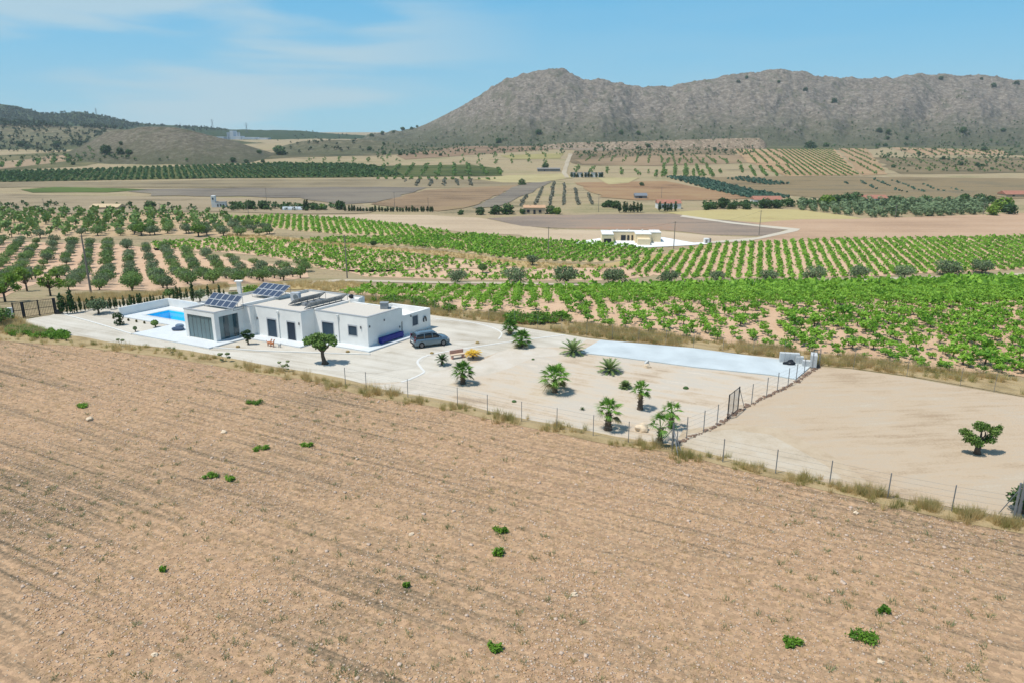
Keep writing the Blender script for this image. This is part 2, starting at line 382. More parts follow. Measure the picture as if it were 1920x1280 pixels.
BACK = [(108,587),(230,572),(330,560),(420,548),(640,572),(740,582),(815,592),(870,600),(965,612),(1100,634),(1300,655),(1470,672),(1535,684)]
plot = [g(*p) for p in [(-30,612),(10,606),(60,603)]]+[gb(*p) for p in BACK]+[g(*p) for p in [(1535,684),(1490,716),(1409,757),(1344,799),(1287,823),(1262,836)]]+[g(*p) for p in [(1150,818),(1000,792),(880,766),(800,749),(700,731),(560,701),(450,680),(350,662),(230,648),(140,633),(40,618)]]
sheet('gravel_yard', plot, m_gravel, .004, hole=True)
sand = [g(*p) for p in [(630,717),(770,716),(815,700),(900,672),(960,652),(1080,650),(1100,636),(1300,656),(1534,685),(1490,716),(1409,757),(1344,799),(1287,823),(1262,836),(1150,818),(1000,792),(880,766),(800,749),(700,731)]]
sheet('sandy_garden_ground', sand, m_sand, .010, wob=.25)
sheet('gravel_fringe', [g(*p) for p in [(640,722),(770,718),(815,702),(900,676),(960,656),(1040,654),(1080,664),(1020,672),(960,690),(880,712),(800,738),(720,738)]], soil('gravel_sand_mix', [(200,190,172),(214,202,184),(218,210,196)], big=.3, mid=.8, fine=7, bump=.2, bdist=.03), .013, wob=1.2)
sheet('neighbouring_plot', [g(*p) for p in [(1534,687),(1600,692),(1700,706),(1800,724),(1930,746),(2300,830),(2350,1060),(1920,975),(1700,935),(1550,905),(1400,872),(1270,838),(1290,822),(1345,799),(1410,757),(1490,717)]], m_sand2, .010, wob=.15)
sheet('grey_gravel_patch', [g(*p) for p in [(1275,836),(1295,812),(1380,796),(1460,800),(1540,850),(1660,912),(1560,903),(1440,878),(1340,857)]], soil('worn_gravel', [(186,164,136),(200,180,152),(206,188,162)], big=.3, mid=.8, fine=6, bump=.3, bdist=.03), .014, wob=1.6)
sheet('grey_gravel_patch', [g(*p) for p in [(1285,838),(1300,818),(1370,806),(1440,812),(1500,850),(1600,900),(1560,903),(1440,878),(1340,857)]], soil('worn_gravel_pale', [(186,170,146),(204,188,164),(208,196,176)], big=.3, mid=.8, fine=6, bump=.3, bdist=.03), .018, wob=1.3)
m_verge = soil('dry_grass_verge', [(140,124,90),(172,150,110),(190,168,128),(160,146,104)], big=.3, mid=1, fine=8, bump=.8, bdist=.1, stretch=3, ang=FA)
bk = [(640,556),(815,575),(965,592),(1100,610),(1300,636),(1470,655),(1560,666),(1700,686),(1930,716),(2300,790),(2300,828),(1930,744),(1800,722),(1700,704),(1600,690),(1534,684),(1470,671),(1300,653),(1100,632),(965,610),(870,598),(740,580),(640,570)]
sheet('grass_verge_behind', wpoly(bk), m_verge, .022, wob=.5)
fr = [(x, y+5) for x, y in FRONT[1:-1]]+[(x, y-9+(-4 if x < 900 else -2)) for x, y in reversed(FRONT[1:-1])]
sheet('grass_verge_front', [g(*p) for p in fr], m_verge, .022, wob=.9)
# slab of pale blue concrete
m_slab = plain('pale_blue_concrete', (198,206,206), .8, .12, .35, k=.86)
mb = MB(); mb.prism([g(*p) for p in [(1085,662),(1126,639),(1300,654),(1465,676),(1521,687),(1492,712),(1445,704),(1300,689),(1150,669)]], 0, .12)
tag(mb.build('concrete_slab', m_slab), kind='structure')
# terraces round the house (pale tiles) with a hole for the pool
m_tile = plain('pale_terrace_tile', (222,226,226), .6, .04, 1.2, k=.82)
TZ = .15
def slab_uv(name, rects, z0, z1, mat):
    mb = MB()
    for r in rects: mb.ubox(*r, z0, z1)
    return tag(mb.build(name, mat), kind='structure')
slab_uv('terrace', [(-36, -33.8, -3.4, 3.05), (-24.2, -20.2, -3.4, 3.05), (-33.797, -24.203, -3.4, -1.6), (-33.797, -24.203, 1.5, 3.05),
    (-26.7, -14.1, -8.1, -3.403), (-14.097, -6.2, -3.3, -1.5), (-6.197, 1.2, -1.2, .2), (.0, 1.2, .203, 6.6)], 0, TZ, m_tile)
m_kerb = plain('white_kerb_stone', (226,224,216), .8, .05, 4, k=.82)
def kerb(name, pts, wd=.22, h=.1):
    mb = MB()
    for a, b in zip(pts, pts[1:]):
        d = (Vector(b)-Vector(a)); n = Vector((-d.y, d.x)).normalized()*wd/2; a = Vector(a); b = Vector(b)
        mb.prism([a-n, b-n, b+n, a+n], 0, h)
    return tag(mb.build(name, m_kerb), kind='structure')
kerb('kerb', [g(*p) for p in [(118,590),(160,601),(205,614),(247,627)]])
kerb('kerb', [g(*p) for p in [(400,652),(445,655),(488,658),(547,660),(618,662.5),(694,664.5)]], .2)
def arc(P, n=8):
    o = []
    P = [P[0]]+P+[P[-1]]
    for i in range(1, len(P)-2):
        for k in range(n):
            t = k/n; a, b, c, d = [Vector(q) for q in P[i-1:i+3]]
            o.append(tuple(.5*((2*b)+(c-a)*t+(2*a-5*b+4*c-d)*t*t+(3*b-3*c+d-a)*t**3)))
    o.append(P[-1]); return o
kerb('kerb', [g(*p) for p in arc([(1060,628),(960,640),(880,652),(830,660),(796,668),(783,678),(790,690),(794,698),(770,710),(752,716)])], .25, .03)
kerb('kerb', [g(*p) for p in arc([(815,598),(870,603),(915,612),(940,624),(935,636)])], .2, .03)
sheet('driveway', [g(*p) for p in [(20,604),(112,589),(247,629),(330,646),(400,658),(690,668),(745,655),(815,640),(900,640),(800,668),(780,690),(700,700),(560,690),(400,672),(250,646),(60,612)]], soil('driveway_gravel', [(186,176,158),(206,198,182),(216,209,194),(222,215,201)], big=.2, mid=1.3, fine=9, ang=AU, stretch=22, bump=.2, bdist=.02), .016, wob=.3)
# ---- tracks and fields of the valley
def F_(name, P, cols, dz, ang=0.0, stretch=6, wob=2.0, big=.02, mid=.15, fine=1.2, bump=.6, bdist=.25, mat=None):
    if dz >= .3: cols = [tuple(v*.90 for v in c) for c in cols]; cols = [tuple(v*.80 for v in cols[0])]+cols
    return sheet(name, wpoly(P), mat or soil('soil_%s_%d' % (name, len(MATS)), cols, big=big, mid=mid, fine=fine, ang=ang, stretch=stretch, bump=bump, bdist=bdist), dz, wob=wob)
PK = [(196,160,130),(214,178,146),(222,188,156),(206,172,138)]
V1P = [(628,552),(700,540),(850,541),(1000,541),(1300,537),(1600,535),(1925,523),(2250,512),(2250,780),(1925,707),(1700,690),(1560,668),(1400,648),(1200,624),(1080,604),(950,592),(800,572),(700,558)]
V2A = [(425,410),(520,404),(650,412),(770,425),(850,437),(760,443),(640,440),(540,432),(455,420)]
V2B = [(560,450),(640,447),(780,443),(900,441),(965,448),(1130,457),(1250,473),(1200,484),(1110,493),(960,487),(850,470),(740,461),(620,458)]
V2C = [(280,457),(430,448),(560,455),(640,464),(780,478),(900,492),(1000,503),(830,503),(680,512),(600,505),(560,492),(470,478),(400,472),(290,470)]
V2D = [(640,507),(830,505),(1000,504),(1150,499),(1225,515),(1150,526),(1000,527),(860,525),(700,520)]
V3P = [(1150,497),(1230,480),(1290,466),(1345,458),(1430,455),(1560,450),(1925,444),(2250,440),(2250,490),(1925,505),(1700,515),(1500,521),(1300,522),(1220,514)]
O1P = [(-250,500),(0,452),(70,455),(200,457),(330,470),(420,482),(500,495),(575,500),(575,522),(500,530),(420,534),(350,538),(290,547),(210,545),(130,545),(100,520),(0,560),(-250,640)]
O2P = [(-300,470),(0,405),(100,398),(300,398),(430,412),(520,430),(500,446),(300,441),(130,448),(0,446),(-300,500)]
for nm, P in (('vineyard_soil', V1P), ('vineyard_soil', V3P), ('orchard_soil', O1P), ('vineyard_soil', V2C), ('vineyard_soil', V2D)):
    F_(nm, P, PK, .02, mid=.3, fine=2.5, stretch=3, ang=1.5, wob=1.2)
for nm, P in (('vineyard_soil', V2A), ('vineyard_soil', V2B)): F_(nm, P, [(180,158,116),(202,176,136),(210,184,146)], .03, wob=1.5)
F_('orchard_soil', O2P, [(170,152,110),(200,172,136),(208,180,146)], .02, wob=3)
STRAW = [(176,150,104),(196,170,120),(188,166,116)]
F_('track', [(430,540),(640,524),(800,528),(1000,531),(1150,534),(1300,529),(1500,527),(1700,520),(1925,512),(2200,500),(2200,506),(1925,518),(1700,526),(1500,531),(1300,533),(1150,537),(1000,534),(800,532),(640,528),(430,546)], [(196,180,154),(212,198,174)], .08, wob=.4)
F_('straw_bank', [(560,530),(640,530),(700,534),(620,548),(560,543),(480,546),(470,538)], STRAW, .06)
F_('straw_bank', [(430,440),(560,447),(700,463),(850,473),(960,490),(1120,497),(1250,476),(1330,460),(1345,463),(1250,484),(1150,503),(1000,505),(840,482),(700,470),(560,456),(420,447)], STRAW, .07)
PALE = [(186,164,136),(202,180,150),(208,188,158)]
F_('fallow_field', [(540,404),(620,404),(700,403),(800,404),(900,409),(960,421),(1040,432),(1000,441),(900,439),(850,434),(770,423),(650,410)], PALE, .05, stretch=12)
F_('ploughed_field_far', [(915,410),(1000,404),(1280,402),(1300,405),(1480,429),(1440,443),(1330,441),(1250,432),(1090,430),(980,425)], [(136,122,108),(150,134,118),(164,144,124),(176,140,114)], .06, stretch=8)
F_('fallow_field', [(975,441),(1045,431),(1110,432),(1240,434),(1340,443),(1420,446),(1330,456),(1100,462),(1000,450)], PALE, .055)
F_('fallow_field', [(1290,405),(1500,400),(1560,410),(1700,408),(1925,400),(2200,395),(2200,438),(1925,443),(1560,449),(1430,454),(1340,457),(1440,443),(1490,431)], [(176,146,118),(194,162,132),(202,172,142)], .05, stretch=14)
F_('straw_field', [(1240,398),(1400,392),(1500,394),(1580,404),(1620,411),(1500,412),(1420,418),(1330,411)], [(180,164,112),(196,180,126),(176,158,108)], .08)
F_('dirt_track', [(1280,404),(1380,418),(1500,430),(1495,434),(1430,448),(1400,453),(1330,457),(1330,454),(1420,446),(1478,432),(1370,420),(1275,407)], [(206,194,172),(216,206,186)], .12, wob=.3)
GR = [(140,130,116),(154,142,124),(160,150,128)]; BR = [(160,134,104),(178,150,116),(172,148,108)]
F_('fallow_field', [(-600,343),(0,343),(690,336),(1005,340),(960,353),(640,353),(0,352),(-600,352)], [(166,150,118),(180,162,126)], .3, wob=6, stretch=20)
F_('dry_field', [(200,356),(700,351),(800,353),(707,381),(640,384),(560,372),(300,367)], GR, .35, wob=6, stretch=10)
F_('dry_field', [(-600,365),(0,365),(300,370),(560,375),(640,385),(690,384),(700,400),(560,402),(420,398),(-600,410)], [(176,158,126),(190,170,138),(170,156,128)], .3, wob=5, stretch=16)
F_('brown_field', [(800,357),(973,348),(960,357),(893,384),(873,391),(817,397),(690,384)], BR, .4, wob=4)
F_('grey_field', [(1007,340),(1033,341),(953,380),(933,388),(887,391),(960,353)], GR, .42, wob=3)
F_('brown_field', [(1077,343),(1250,340),(1420,372),(1330,376),(1187,376),(1133,371)], [(176,140,104),(186,152,112),(190,164,122)], .4, wob=4)
F_('straw_field', [(885,337),(950,330),(1060,326),(1075,334),(1010,343),(940,343)], [(206,190,138),(214,200,150)], .45, wob=3)
F_('straw_field', [(1120,334),(1200,334),(1180,344),(1140,347)], [(206,190,138),(214,200,150)], .45, wob=2)
F_('brown_field', [(1310,334),(1480,331),(1925,335),(2400,335),(2400,372),(1925,372),(1700,378),(1560,374),(1480,368)], [(150,132,98),(168,146,108),(142,128,100),(130,124,96)], .35, wob=6, stretch=14)
F_('scrub_slope', [(1425,258),(1925,252),(2400,250),(2400,296),(1925,292),(1890,290),(1800,282),(1660,277),(1600,281),(1440,282),(1425,276)], [(98,100,70),(120,120,84),(140,132,98)], .3, wob=14)
F_('scrub_slope', [(690,262),(900,262),(1015,262),(1018,278),(940,282),(860,278),(740,290),(700,292),(560,296),(400,304),(300,306),(560,282)], [(98,100,70),(124,116,86),(140,128,98)], .32, wob=14)
F_('scrub_slope', [(1640,296),(1925,296),(2300,300),(2300,326),(1925,324),(1700,328),(1670,318)], [(130,118,86),(158,138,104),(150,136,100)], .32, wob=10)
F_('scrub_slope', [(-400,300),(0,292),(140,284),(200,300),(160,312),(0,322),(-400,328)], [(112,112,74),(140,132,92),(160,144,106)], .32, wob=8)
F_('terraced_land', [(1080,280),(1430,279),(1378,284),(1380,300),(1230,312),(1080,310),(1060,300)], [(134,118,88),(160,138,106),(176,152,120)], .34, wob=8)
F_('green_field', [(60,362),(40,356),(100,352),(200,353),(275,357),(200,361)], [(104,124,60),(124,140,74)], .5, wob=3)
F_('green_field', [(-600,330),(0,323),(150,319),(300,314),(520,307),(660,308),(700,312),(880,309),(940,318),(940,330),(700,333),(400,335),(0,342),(-600,348)], [(84,96,50),(104,112,62),(138,132,86)], .5, wob=5)
F_('terrace_field', [(-300,318),(0,305),(130,290),(190,292),(150,300),(0,318)], [(186,160,126),(204,178,146)], .55, wob=4)
F_('orange_field', [(1375,281),(1480,280),(1565,280),(1612,330),(1470,331),(1400,304)], [(204,168,126),(214,182,140)], .6, wob=3)
F_('orange_field', [(1572,279),(1625,279),(1665,328),(1615,330)], [(196,162,122),(206,174,132)], .6, wob=3)
F_('orange_field', [(1670,277),(1880,282),(1890,290),(1720,292)], [(200,166,128),(208,176,136)], .6, wob=3)
F_('rough_land', [(1080,300),(1280,290),(1390,292),(1400,306),(1230,312),(1090,308)], [(176,150,116),(190,162,126)], .6, wob=4)
F_('pale_quarry_bank', [(1015,264),(1200,262),(1425,259),(1432,276),(1200,279),(1120,284),(1020,279)], [(150,132,110),(186,164,138),(206,184,156),(196,170,140)], .9, wob=10, stretch=6, mid=.05, bdist=3, bump=1)
F_('dirt_track', [(1066,289),(1074,289),(1066,310),(1062,325),(1068,334),(1060,334),(1053,325),(1060,305)], [(212,196,168),(218,204,178)], .8, wob=1)
F_('straw_field', [(940,292),(1060,288),(1050,298),(960,300)], [(180,168,110),(196,184,124)], .6, wob=4)
F_('terracotta_field', [(860,276),(1000,271),(1050,280),(900,290),(760,300),(740,292)], [(166,138,108),(180,150,118)], .6, wob=8)
# ---- hills as height fields
def hillmesh(name, h, na, ny, mat):
    ax, az, Yf, Yr, amp, pw, seed, Yb = h
    V = []; ys = [Yf-40+(Yr-Yf+40)*(j/(ny*.75)) for j in range(int(ny*.75)+1)]; ys += [Yr+(Yb-Yr)*((j+1)/(ny*.25)) for j in range(int(ny*.25))]
    for y in ys:
        for i in range(na+1):
            a = ax[0]+(ax[-1]-ax[0])*i/na; x = a*y; a2 = min(max(a, ax[0]+1e-6), ax[-1]-1e-6)
            V.append((x, y, hz(h, a2*y, min(y, Yb-.01))))
    n = na+1; Q = [(j*n+i, j*n+i+1, (j+1)*n+i+1, (j+1)*n+i) for j in range(len(ys)-1) for i in range(na)]
    o = npmesh(name, V, Q, mat); o.data.polygons.foreach_set('use_smooth', [True]*len(Q)); return tag(o, kind='structure')
def rock(name, base, light, green, gz0, gz1, s=.01, bd=5):
    m, t, b = bsdf(name); b.inputs['Roughness'].default_value = .95; b.inputs['Specular IOR Level'].default_value = .05
    nn = t.nodes.new; lk = t.links.new; geo = nn('ShaderNodeNewGeometry'); P = geo.outputs['Position']
    def no(sc, det=8, rg=.65, st=None):
        n = nn('ShaderNodeTexNoise'); n.inputs['Scale'].default_value = sc; n.inputs['Detail'].default_value = det; n.inputs['Roughness'].default_value = rg
        if st:
            q = nn('ShaderNodeMapping'); q.inputs['Scale'].default_value = st; lk(P, q.inputs[0]); lk(q.outputs[0], n.inputs['Vector'])
        else: lk(P, n.inputs['Vector'])
        return n.outputs[0]
    a = no(s*10, 10, .85); c = no(s*1.2); st = no(s*5, 8, .7, (1, .5, 1.8)); gl = no(s*2.2, 4, .6, (1, .25, .3))
    r = nn('ShaderNodeValToRGB'); r.color_ramp.elements[0].position = .41; r.color_ramp.elements[1].position = .60
    r.color_ramp.elements[0].color = lin(tuple(x*.74 for x in base), K); r.color_ramp.elements[1].color = lin(light, K)
    e = r.color_ramp.elements.new(.5); e.color = lin(base, K)
    ad = nn('ShaderNodeMath'); ad.operation = 'MULTIPLY_ADD'; lk(st, ad.inputs[0]); ad.inputs[1].default_value = .5
    a5 = nn('ShaderNodeMath'); a5.operation = 'MULTIPLY'; a5.inputs[1].default_value = .5; lk(a, a5.inputs[0]); lk(a5.outputs[0], ad.inputs[2])
    lk(ad.outputs[0], r.inputs[0])
    sp = nn('ShaderNodeSeparateXYZ'); lk(P, sp.inputs[0])
    z1 = nn('ShaderNodeMath'); z1.operation = 'MULTIPLY_ADD'; lk(c, z1.inputs[0]); z1.inputs[1].default_value = -(gz1-gz0)*2.2; lk(sp.outputs[2], z1.inputs[2])
    mr = nn('ShaderNodeMapRange'); mr.inputs[1].default_value = gz0-(gz1-gz0)*1.1; mr.inputs[2].default_value = gz1-(gz1-gz0)*1.1; mr.inputs[3].default_value = .8; mr.inputs[4].default_value = 0; lk(z1.outputs[0], mr.inputs[0])
    g2 = nn('ShaderNodeMapRange'); g2.inputs[1].default_value = .53; g2.inputs[2].default_value = .66; g2.inputs[4].default_value = .55; lk(gl, g2.inputs[0])
    mxx = nn('ShaderNodeMath'); mxx.operation = 'MAXIMUM'; lk(mr.outputs[0], mxx.inputs[0]); lk(g2.outputs[0], mxx.inputs[1])
    vo = nn('ShaderNodeTexNoise'); vo.inputs['Scale'].default_value = s*30; vo.inputs['Detail'].default_value = 3; lk(P, vo.inputs['Vector'])
    gm = nn('ShaderNodeValToRGB'); gm.color_ramp.elements[0].position = .4; gm.color_ramp.elements[0].color = lin(tuple(x*.72 for x in green), K); gm.color_ramp.elements[1].position = .6; gm.color_ramp.elements[1].color = lin(green, K); lk(vo.outputs[0], gm.inputs[0])
    mx = nn('ShaderNodeMix'); mx.data_type = 'RGBA'; lk(mxx.outputs[0], mx.inputs[0]); lk(r.outputs[0], mx.inputs[6]); lk(gm.outputs[0], mx.inputs[7])
    lk(mx.outputs[2], b.inputs['Base Color'])
    bp = nn('ShaderNodeBump'); bp.inputs['Strength'].default_value = 1; bp.inputs['Distance'].default_value = bd; lk(ad.outputs[0], bp.inputs['Height']); lk(bp.outputs[0], b.inputs['Normal'])
    return m
hillmesh('mountain', HILLS[0], 900, 170, rock('mountain_rock', (136,126,112), (178,168,152), (104,110,80), 12, 60, .026, 4))
hillmesh('hill', HILLS[1], 260, 60, rock('hill_rock', (120,112,94), (154,146,128), (104,108,78), -6, 16, .045, 2))
hillmesh('quarry_bank', HILLS[5], 260, 40, rock('bank_rock', (158,138,114), (212,192,164), (120,116,84), -8, -6, .06, 2.5))
hillmesh('hill', HILLS[2], 200, 50, rock('hill_rock_b', (120,112,90), (156,146,122), (98,106,74), -4, 18, .03, 1.5))
hillmesh('hill_scrubland', HILLS[3], 300, 60, rock('scrub_rock', (124,118,92), (176,160,130), (92,104,70), 0, 30, .02, 1.5))
hillmesh('wooded_hill', HILLS[4], 300, 60, rock('wood_rock', (78,94,62), (104,112,74), (66,86,56), 20, 90, .02, 2))
#PART2
# ================================================================= VILLA
m_wall = plain('white_render', (234,232,226), .8, .07, .8, k=.92, bump=.15)
m_roof = plain('cream_roof_gravel', (214,206,192), .9, .08, 8, k=.82, bump=.2)
m_cope = plain('grey_coping', (176,178,178), .5, .05, 2, k=.75)
m_shut = plain('slate_blue_shutter', (62,82,98), .45, .06, 2, k=.8)
m_frame = plain('pale_frame', (205,208,210), .5, .03, 2, k=.75)
m_blind = plain('sage_glass_blind', (112,136,140), .15, .10, .8, spec=.5, k=.75)
m_dglass = plain('dark_glass', (52,82,90), .08, .15, .7, spec=.7, k=.7)
m_steel = plain('galvanised_steel', (140,146,150), .45, .06, 4, metal=.3)
m_dark = plain('dark_metal', (34,38,44), .5, .1, 4)
m_grey = plain('mid_grey_metal', (150,154,156), .5, .08, 3)
m_lamp = plain('lamp_grey', (96,98,100), .5, .05, 5)
villa = thing('villa', 'white flat-roofed single-storey villa with stepped blocks and slate blue shutters', 'house', (OX, OY, 0))
def vb(mb, name, mats, parent=villa, **k):
    """build in world coordinates, then hang under the parent's origin"""
    o = mb.build(name, mats, parent, **k); p = parent.location if parent.parent is None else Vector((0, 0, 0))
    for v in o.data.vertices: v.co -= Vector(p)
    return o
def wall_u(mb, u0, u1, v, t, z0, z1, ops=()):
    """front-facing wall, face on v, thickness t behind it; ops (u0,u1,z0,z1)"""
    x = u0
    for a, b, c, d in sorted(ops):
        mb.ubox(x, a, v, v+t, z0, z1)
        if c > z0: mb.ubox(a, b, v, v+t, z0, c)
        if d < z1: mb.ubox(a, b, v, v+t, d, z1)
        x = b
    mb.ubox(x, u1, v, v+t, z0, z1)
def wall_v(mb, v0, v1, u, t, z0, z1, ops=()):
    x = v0
    for a, b, c, d in sorted(ops):
        mb.ubox(u-t, u, x, a, z0, z1)
        if c > z0: mb.ubox(u-t, u, a, b, z0, c)
        if d < z1: mb.ubox(u-t, u, a, b, d, z1)
        x = b
    mb.ubox(u-t, u, x, v1, z0, z1)
T = .25; mb = MB()
wall_u(mb, -20.2, -15.4, -6.1, T, TZ, 3.4, [(-19.75, -15.85, .2, 2.85)])
wall_v(mb, -6.1+T, -2.4, -15.4, T, TZ, 3.4, [(-5.55, -3.1, .2, 2.85)])
wall_v(mb, -6.1+T, -3.4, -20.2+T, T, TZ, 3.4)
wall_u(mb, -21.4, -20.2+T, -3.4, T, 0, 3.4)
wall_v(mb, -3.4+T, 5.2, -21.4+T, T, -1, 3.4)
wall_u(mb, -15.4, -14.35, -2.4, T, 0, 3.5)
wall_v(mb, -2.4+T, -1.75, -14.35, T, 0, 3.5)
wall_u(mb, -14.35, -7.4, -1.75, T, 0, 3.5, [(-12.55, -11.2, .14, 2.2), (-9.55, -8.4, .14, 2.2)])
wall_v(mb, -1.75+T, .1, -7.4, T, 0, 3.5)
wall_u(mb, -7.4, 0, .1, T, 0, 3.38, [(-6.35, -4.75, .14, 2.2), (-2.65, -1.5, 1.15, 2.2)])
wall_v(mb, .1+T, 5.3, 0, T, 0, 3.38)
wall_u(mb, -7.4, 0, 5.3, T, 1.8, 3.38)
wall_v(mb, 5.3+T, 10.1, 0, T, 0, 2.42, [(7.2, 8.1, .9, 2.0)])
wall_u(mb, -5.6, 0, 10.1, T, -1, 2.42)
wall_v(mb, 5.3+T, 10.1, -5.6+T, T, -1, 2.42)
wall_u(mb, -21.4, -16, 5.2, T, -1, 3.45)
wall_v(mb, 5.2+T, 7.6, -16, T, -1, 3.5)
wall_u(mb, -16, -7.4, 7.6, T, -1, 3.5)
wall_v(mb, -2.4+T+.003, 5.2, -16+T, T, 2.5, 3.6)
wall_v(mb, .1+T+.003, 7.6, -7.4, T, 2.5, 3.5)
vb(mb, 'wall', m_wall)
mb = MB()
mb.ubox(-19.95, -15.65, -5.85, -3.4, 3.0, 3.28); mb.ubox(-21.15, -16.25, -3.15, 5.2, 3.0, 3.2)
mb.ubox(-15.997, -15.65, -3.39, -2.4, 3.0, 3.28); mb.ubox(-16.25, -15.997, -3.39, -3.15, 3.0, 3.28)
mb.ubox(-15.75, -14.6, -2.15, -1.5, 3.0, 3.3); mb.ubox(-15.75, -7.65, -1.5, 7.6, 3.0, 3.28)
mb.ubox(-7.4, -.25, .35, 5.3, 3.0, 3.26); mb.ubox(-7.4, -7.399, 0, .1, 3.0, 3.01)
vb(mb, 'roof', m_roof); mb = MB(); mb.ubox(-5.35, -.25, 5.55, 10.1, 1.5, 1.75); vb(mb, 'low_roof', m_wall)
mb = MB(); c = .02
for a in [(-20.23, -15.37, -6.13, -5.83, 3.4), (-15.67, -15.37, -5.83, -2.43, 3.4), (-20.23, -19.93, -5.83, -3.4, 3.4), (-15.37, -14.32, -2.43, -2.13, 3.5),
          (-14.62, -14.32, -2.13, -1.78, 3.5), (-14.32, -7.37, -1.78, -1.48, 3.5), (-7.67, -7.37, -1.48, .07, 3.5), (-7.37, .03, .07, .37, 3.38),
          (-.27, .03, .37, 5.3, 3.38), (-16, -7.4, 7.58, 7.88, 3.5), (-21.43, -21.13, -3.4, 5.2, 3.4), (-16.28, -15.98, 5.23, 7.58, 3.5)]:
    mb.ubox(*a[:4], a[4], a[4]+.05)
    vb(mb, 'coping', m_cope); mb = MB()
def win_u(u0, u1, v, z0, z1, mat, name='window', n=1):
    f = MB(); e = .07
    for a in [(u0-e, u0, z0-e, z1+.16), (u1, u1+e, z0-e, z1+.16), (u0, u1, z1, z1+.16), (u0, u1, z0-e, z0)]: f.ubox(a[0], a[1], v-.03, v+.05, a[2], a[3])
    o = vb(f, name, m_frame); q = MB(); q.ubox(u0, u1, v+.06, v+.12, z0, z1, 0)
    z = z0+.1
    while z < z1-.05: q.ubox(u0, u1, v+.05, v+.06, z, z+.05, 0); z += .1
    p = vb(q, 'shutter', mat); p.parent = o
    for vv in p.data.vertices: pass
    p.location = (0, 0, 0); return o
win_u(-12.55, -11.2, -1.75, .14, 2.2, m_shut); win_u(-9.55, -8.4, -1.75, .14, 2.2, plain('dark_slate_shutter', (44,58,74), .45, .05), 'door')
win_u(-6.35, -4.75, .1, .14, 2.2, m_shut); win_u(-2.65, -1.5, .1, 1.15, 2.2, m_shut)
f = MB()
for a in [(7.13, 7.2, .83, 2.07), (8.1, 8.17, .83, 2.07), (7.2, 8.1, 2.0, 2.07), (7.2, 8.1, .83, .9)]: f.ubox(-.05, .03, a[0], a[1], a[2], a[3])
o = vb(f, 'window', m_frame); q = MB(); q.ubox(-.12, -.06, 7.2, 8.1, .9, 2.0); p = vb(q, 'shutter', m_shut); p.parent = o
# glazed corners of the pavilion: tall blind panels
q = MB(); k = 0; f = MB()
for i in range(6):
    u0 = -19.75+i*.65; q.ubox(u0+.012, u0+.638, -5.99+.012*(i % 2), -5.95+.012*(i % 2), .2, 2.85)
    f.ubox(u0-.018, u0+.018, -6.0, -5.95, .2, 2.85)
vb(q, 'glass_wall', m_blind); vb(f, 'glass_wall_mullion', m_lamp)
q = MB(); f = MB()
for i in range(4):
    v0 = -5.55+i*.6125; q.ubox(-15.56+.02*(i % 2), -15.52+.02*(i % 2), v0+.012, v0+.6, .2, 2.85, 0 if i in (0, 2) else 1)
vb(q, 'glass_wall', [m_blind, m_dglass])
for u, v in ((-10.75, -1.75), (-4.0, .1)):
    q = MB(); p = uv(u, v-.06); q.tube([(*p, .1), (*p, 3.1)], .045, 8); a = uv(u, v-.08); q.box(a[0]-.12, a[0]+.12, a[1]-.1, a[1]+.1, 3.05, 3.3); vb(q, 'downpipe', m_wall)
for u, v, z in ((-7.75, -1.8, 2.2), (-14.0, -1.83, 2.1), (-.9, .04, 2.2)):
    q = MB(); p = uv(u, v); q.tube([(*p, z-.14), (*p, z+.14)], .07, 8); vb(q, 'wall_lamp', m_lamp)
for v, z in ((.35, 2.35), (2.6, 2.6), (5.0, 1.3), (6.9, 2.15)):
    q = MB(); p = uv(.06, v); q.tube([(*p, z-.1), (*p, z+.1)], .07, 8); vb(q, 'wall_lamp', m_lamp)
# hose loop on the garage wall
q = MB(); q.tube([(*uv(.1, 9.25+.22*math.cos(a)), 1.15+.45*math.sin(a)) for a in [math.radians(d) for d in range(-20, 201, 20)]], .07, 6)
tag(q.build('garden_hose', m_dark), 'dark hose hung in a loop on the garage wall behind the car', 'hose')
# pool
m_basin = plain('pool_tiles', (60,214,248), .5, .04, 2, k=1.0)
pool = thing('swimming_pool', 'rectangular bright blue swimming pool in the white terrace', 'pool', (*uv(-29, 0), 0))
mb = MB(); x0, x1, y0, y1 = -33.8, -24.2, -1.6, 1.5
mb.ubox(x0, x1, y0, y1, -1.5, -1.05); mb.ubox(x0, x0+.04, y0, y1, -1.4, TZ-.02); mb.ubox(x1-.04, x1, y0, y1, -1.4, TZ-.02); mb.ubox(x0+.04, x1-.04, y1-.04, y1, -1.4, TZ-.02); mb.ubox(x0+.04, x1-.04, y0, y0+.04, -1.4, TZ-.02)
vb(mb, 'basin', m_basin, pool)
mb = MB()
for a in [(x0-.3, x1+.3, y0-.3, y0-.003), (x0-.3, x1+.3, y1+.003, y1+.3), (x0-.3, x0-.003, y0, y1), (x1+.003, x1+.3, y0, y1)]: mb.ubox(*a, TZ-.05, TZ+.03)
vb(mb, 'coping', plain('pool_coping_stone', (206,210,208), .7, .08, 3), pool)
m_water, t_, b_ = bsdf('pool_water'); tr = t_.nodes.new('ShaderNodeBsdfTransparent'); tr.inputs[0].default_value = (.55, .95, 1, 1)
gl = t_.nodes.new('ShaderNodeBsdfGlossy'); gl.inputs['Roughness'].default_value = .05; fr_ = t_.nodes.new('ShaderNodeFresnel'); fr_.inputs[0].default_value = 1.2
ns = t_.nodes.new('ShaderNodeTexNoise'); ns.inputs['Scale'].default_value = 2; bp_ = t_.nodes.new('ShaderNodeBump'); bp_.inputs['Strength'].default_value = .1; t_.links.new(ns.outputs[0], bp_.inputs['Height']); t_.links.new(bp_.outputs[0], gl.inputs['Normal'])
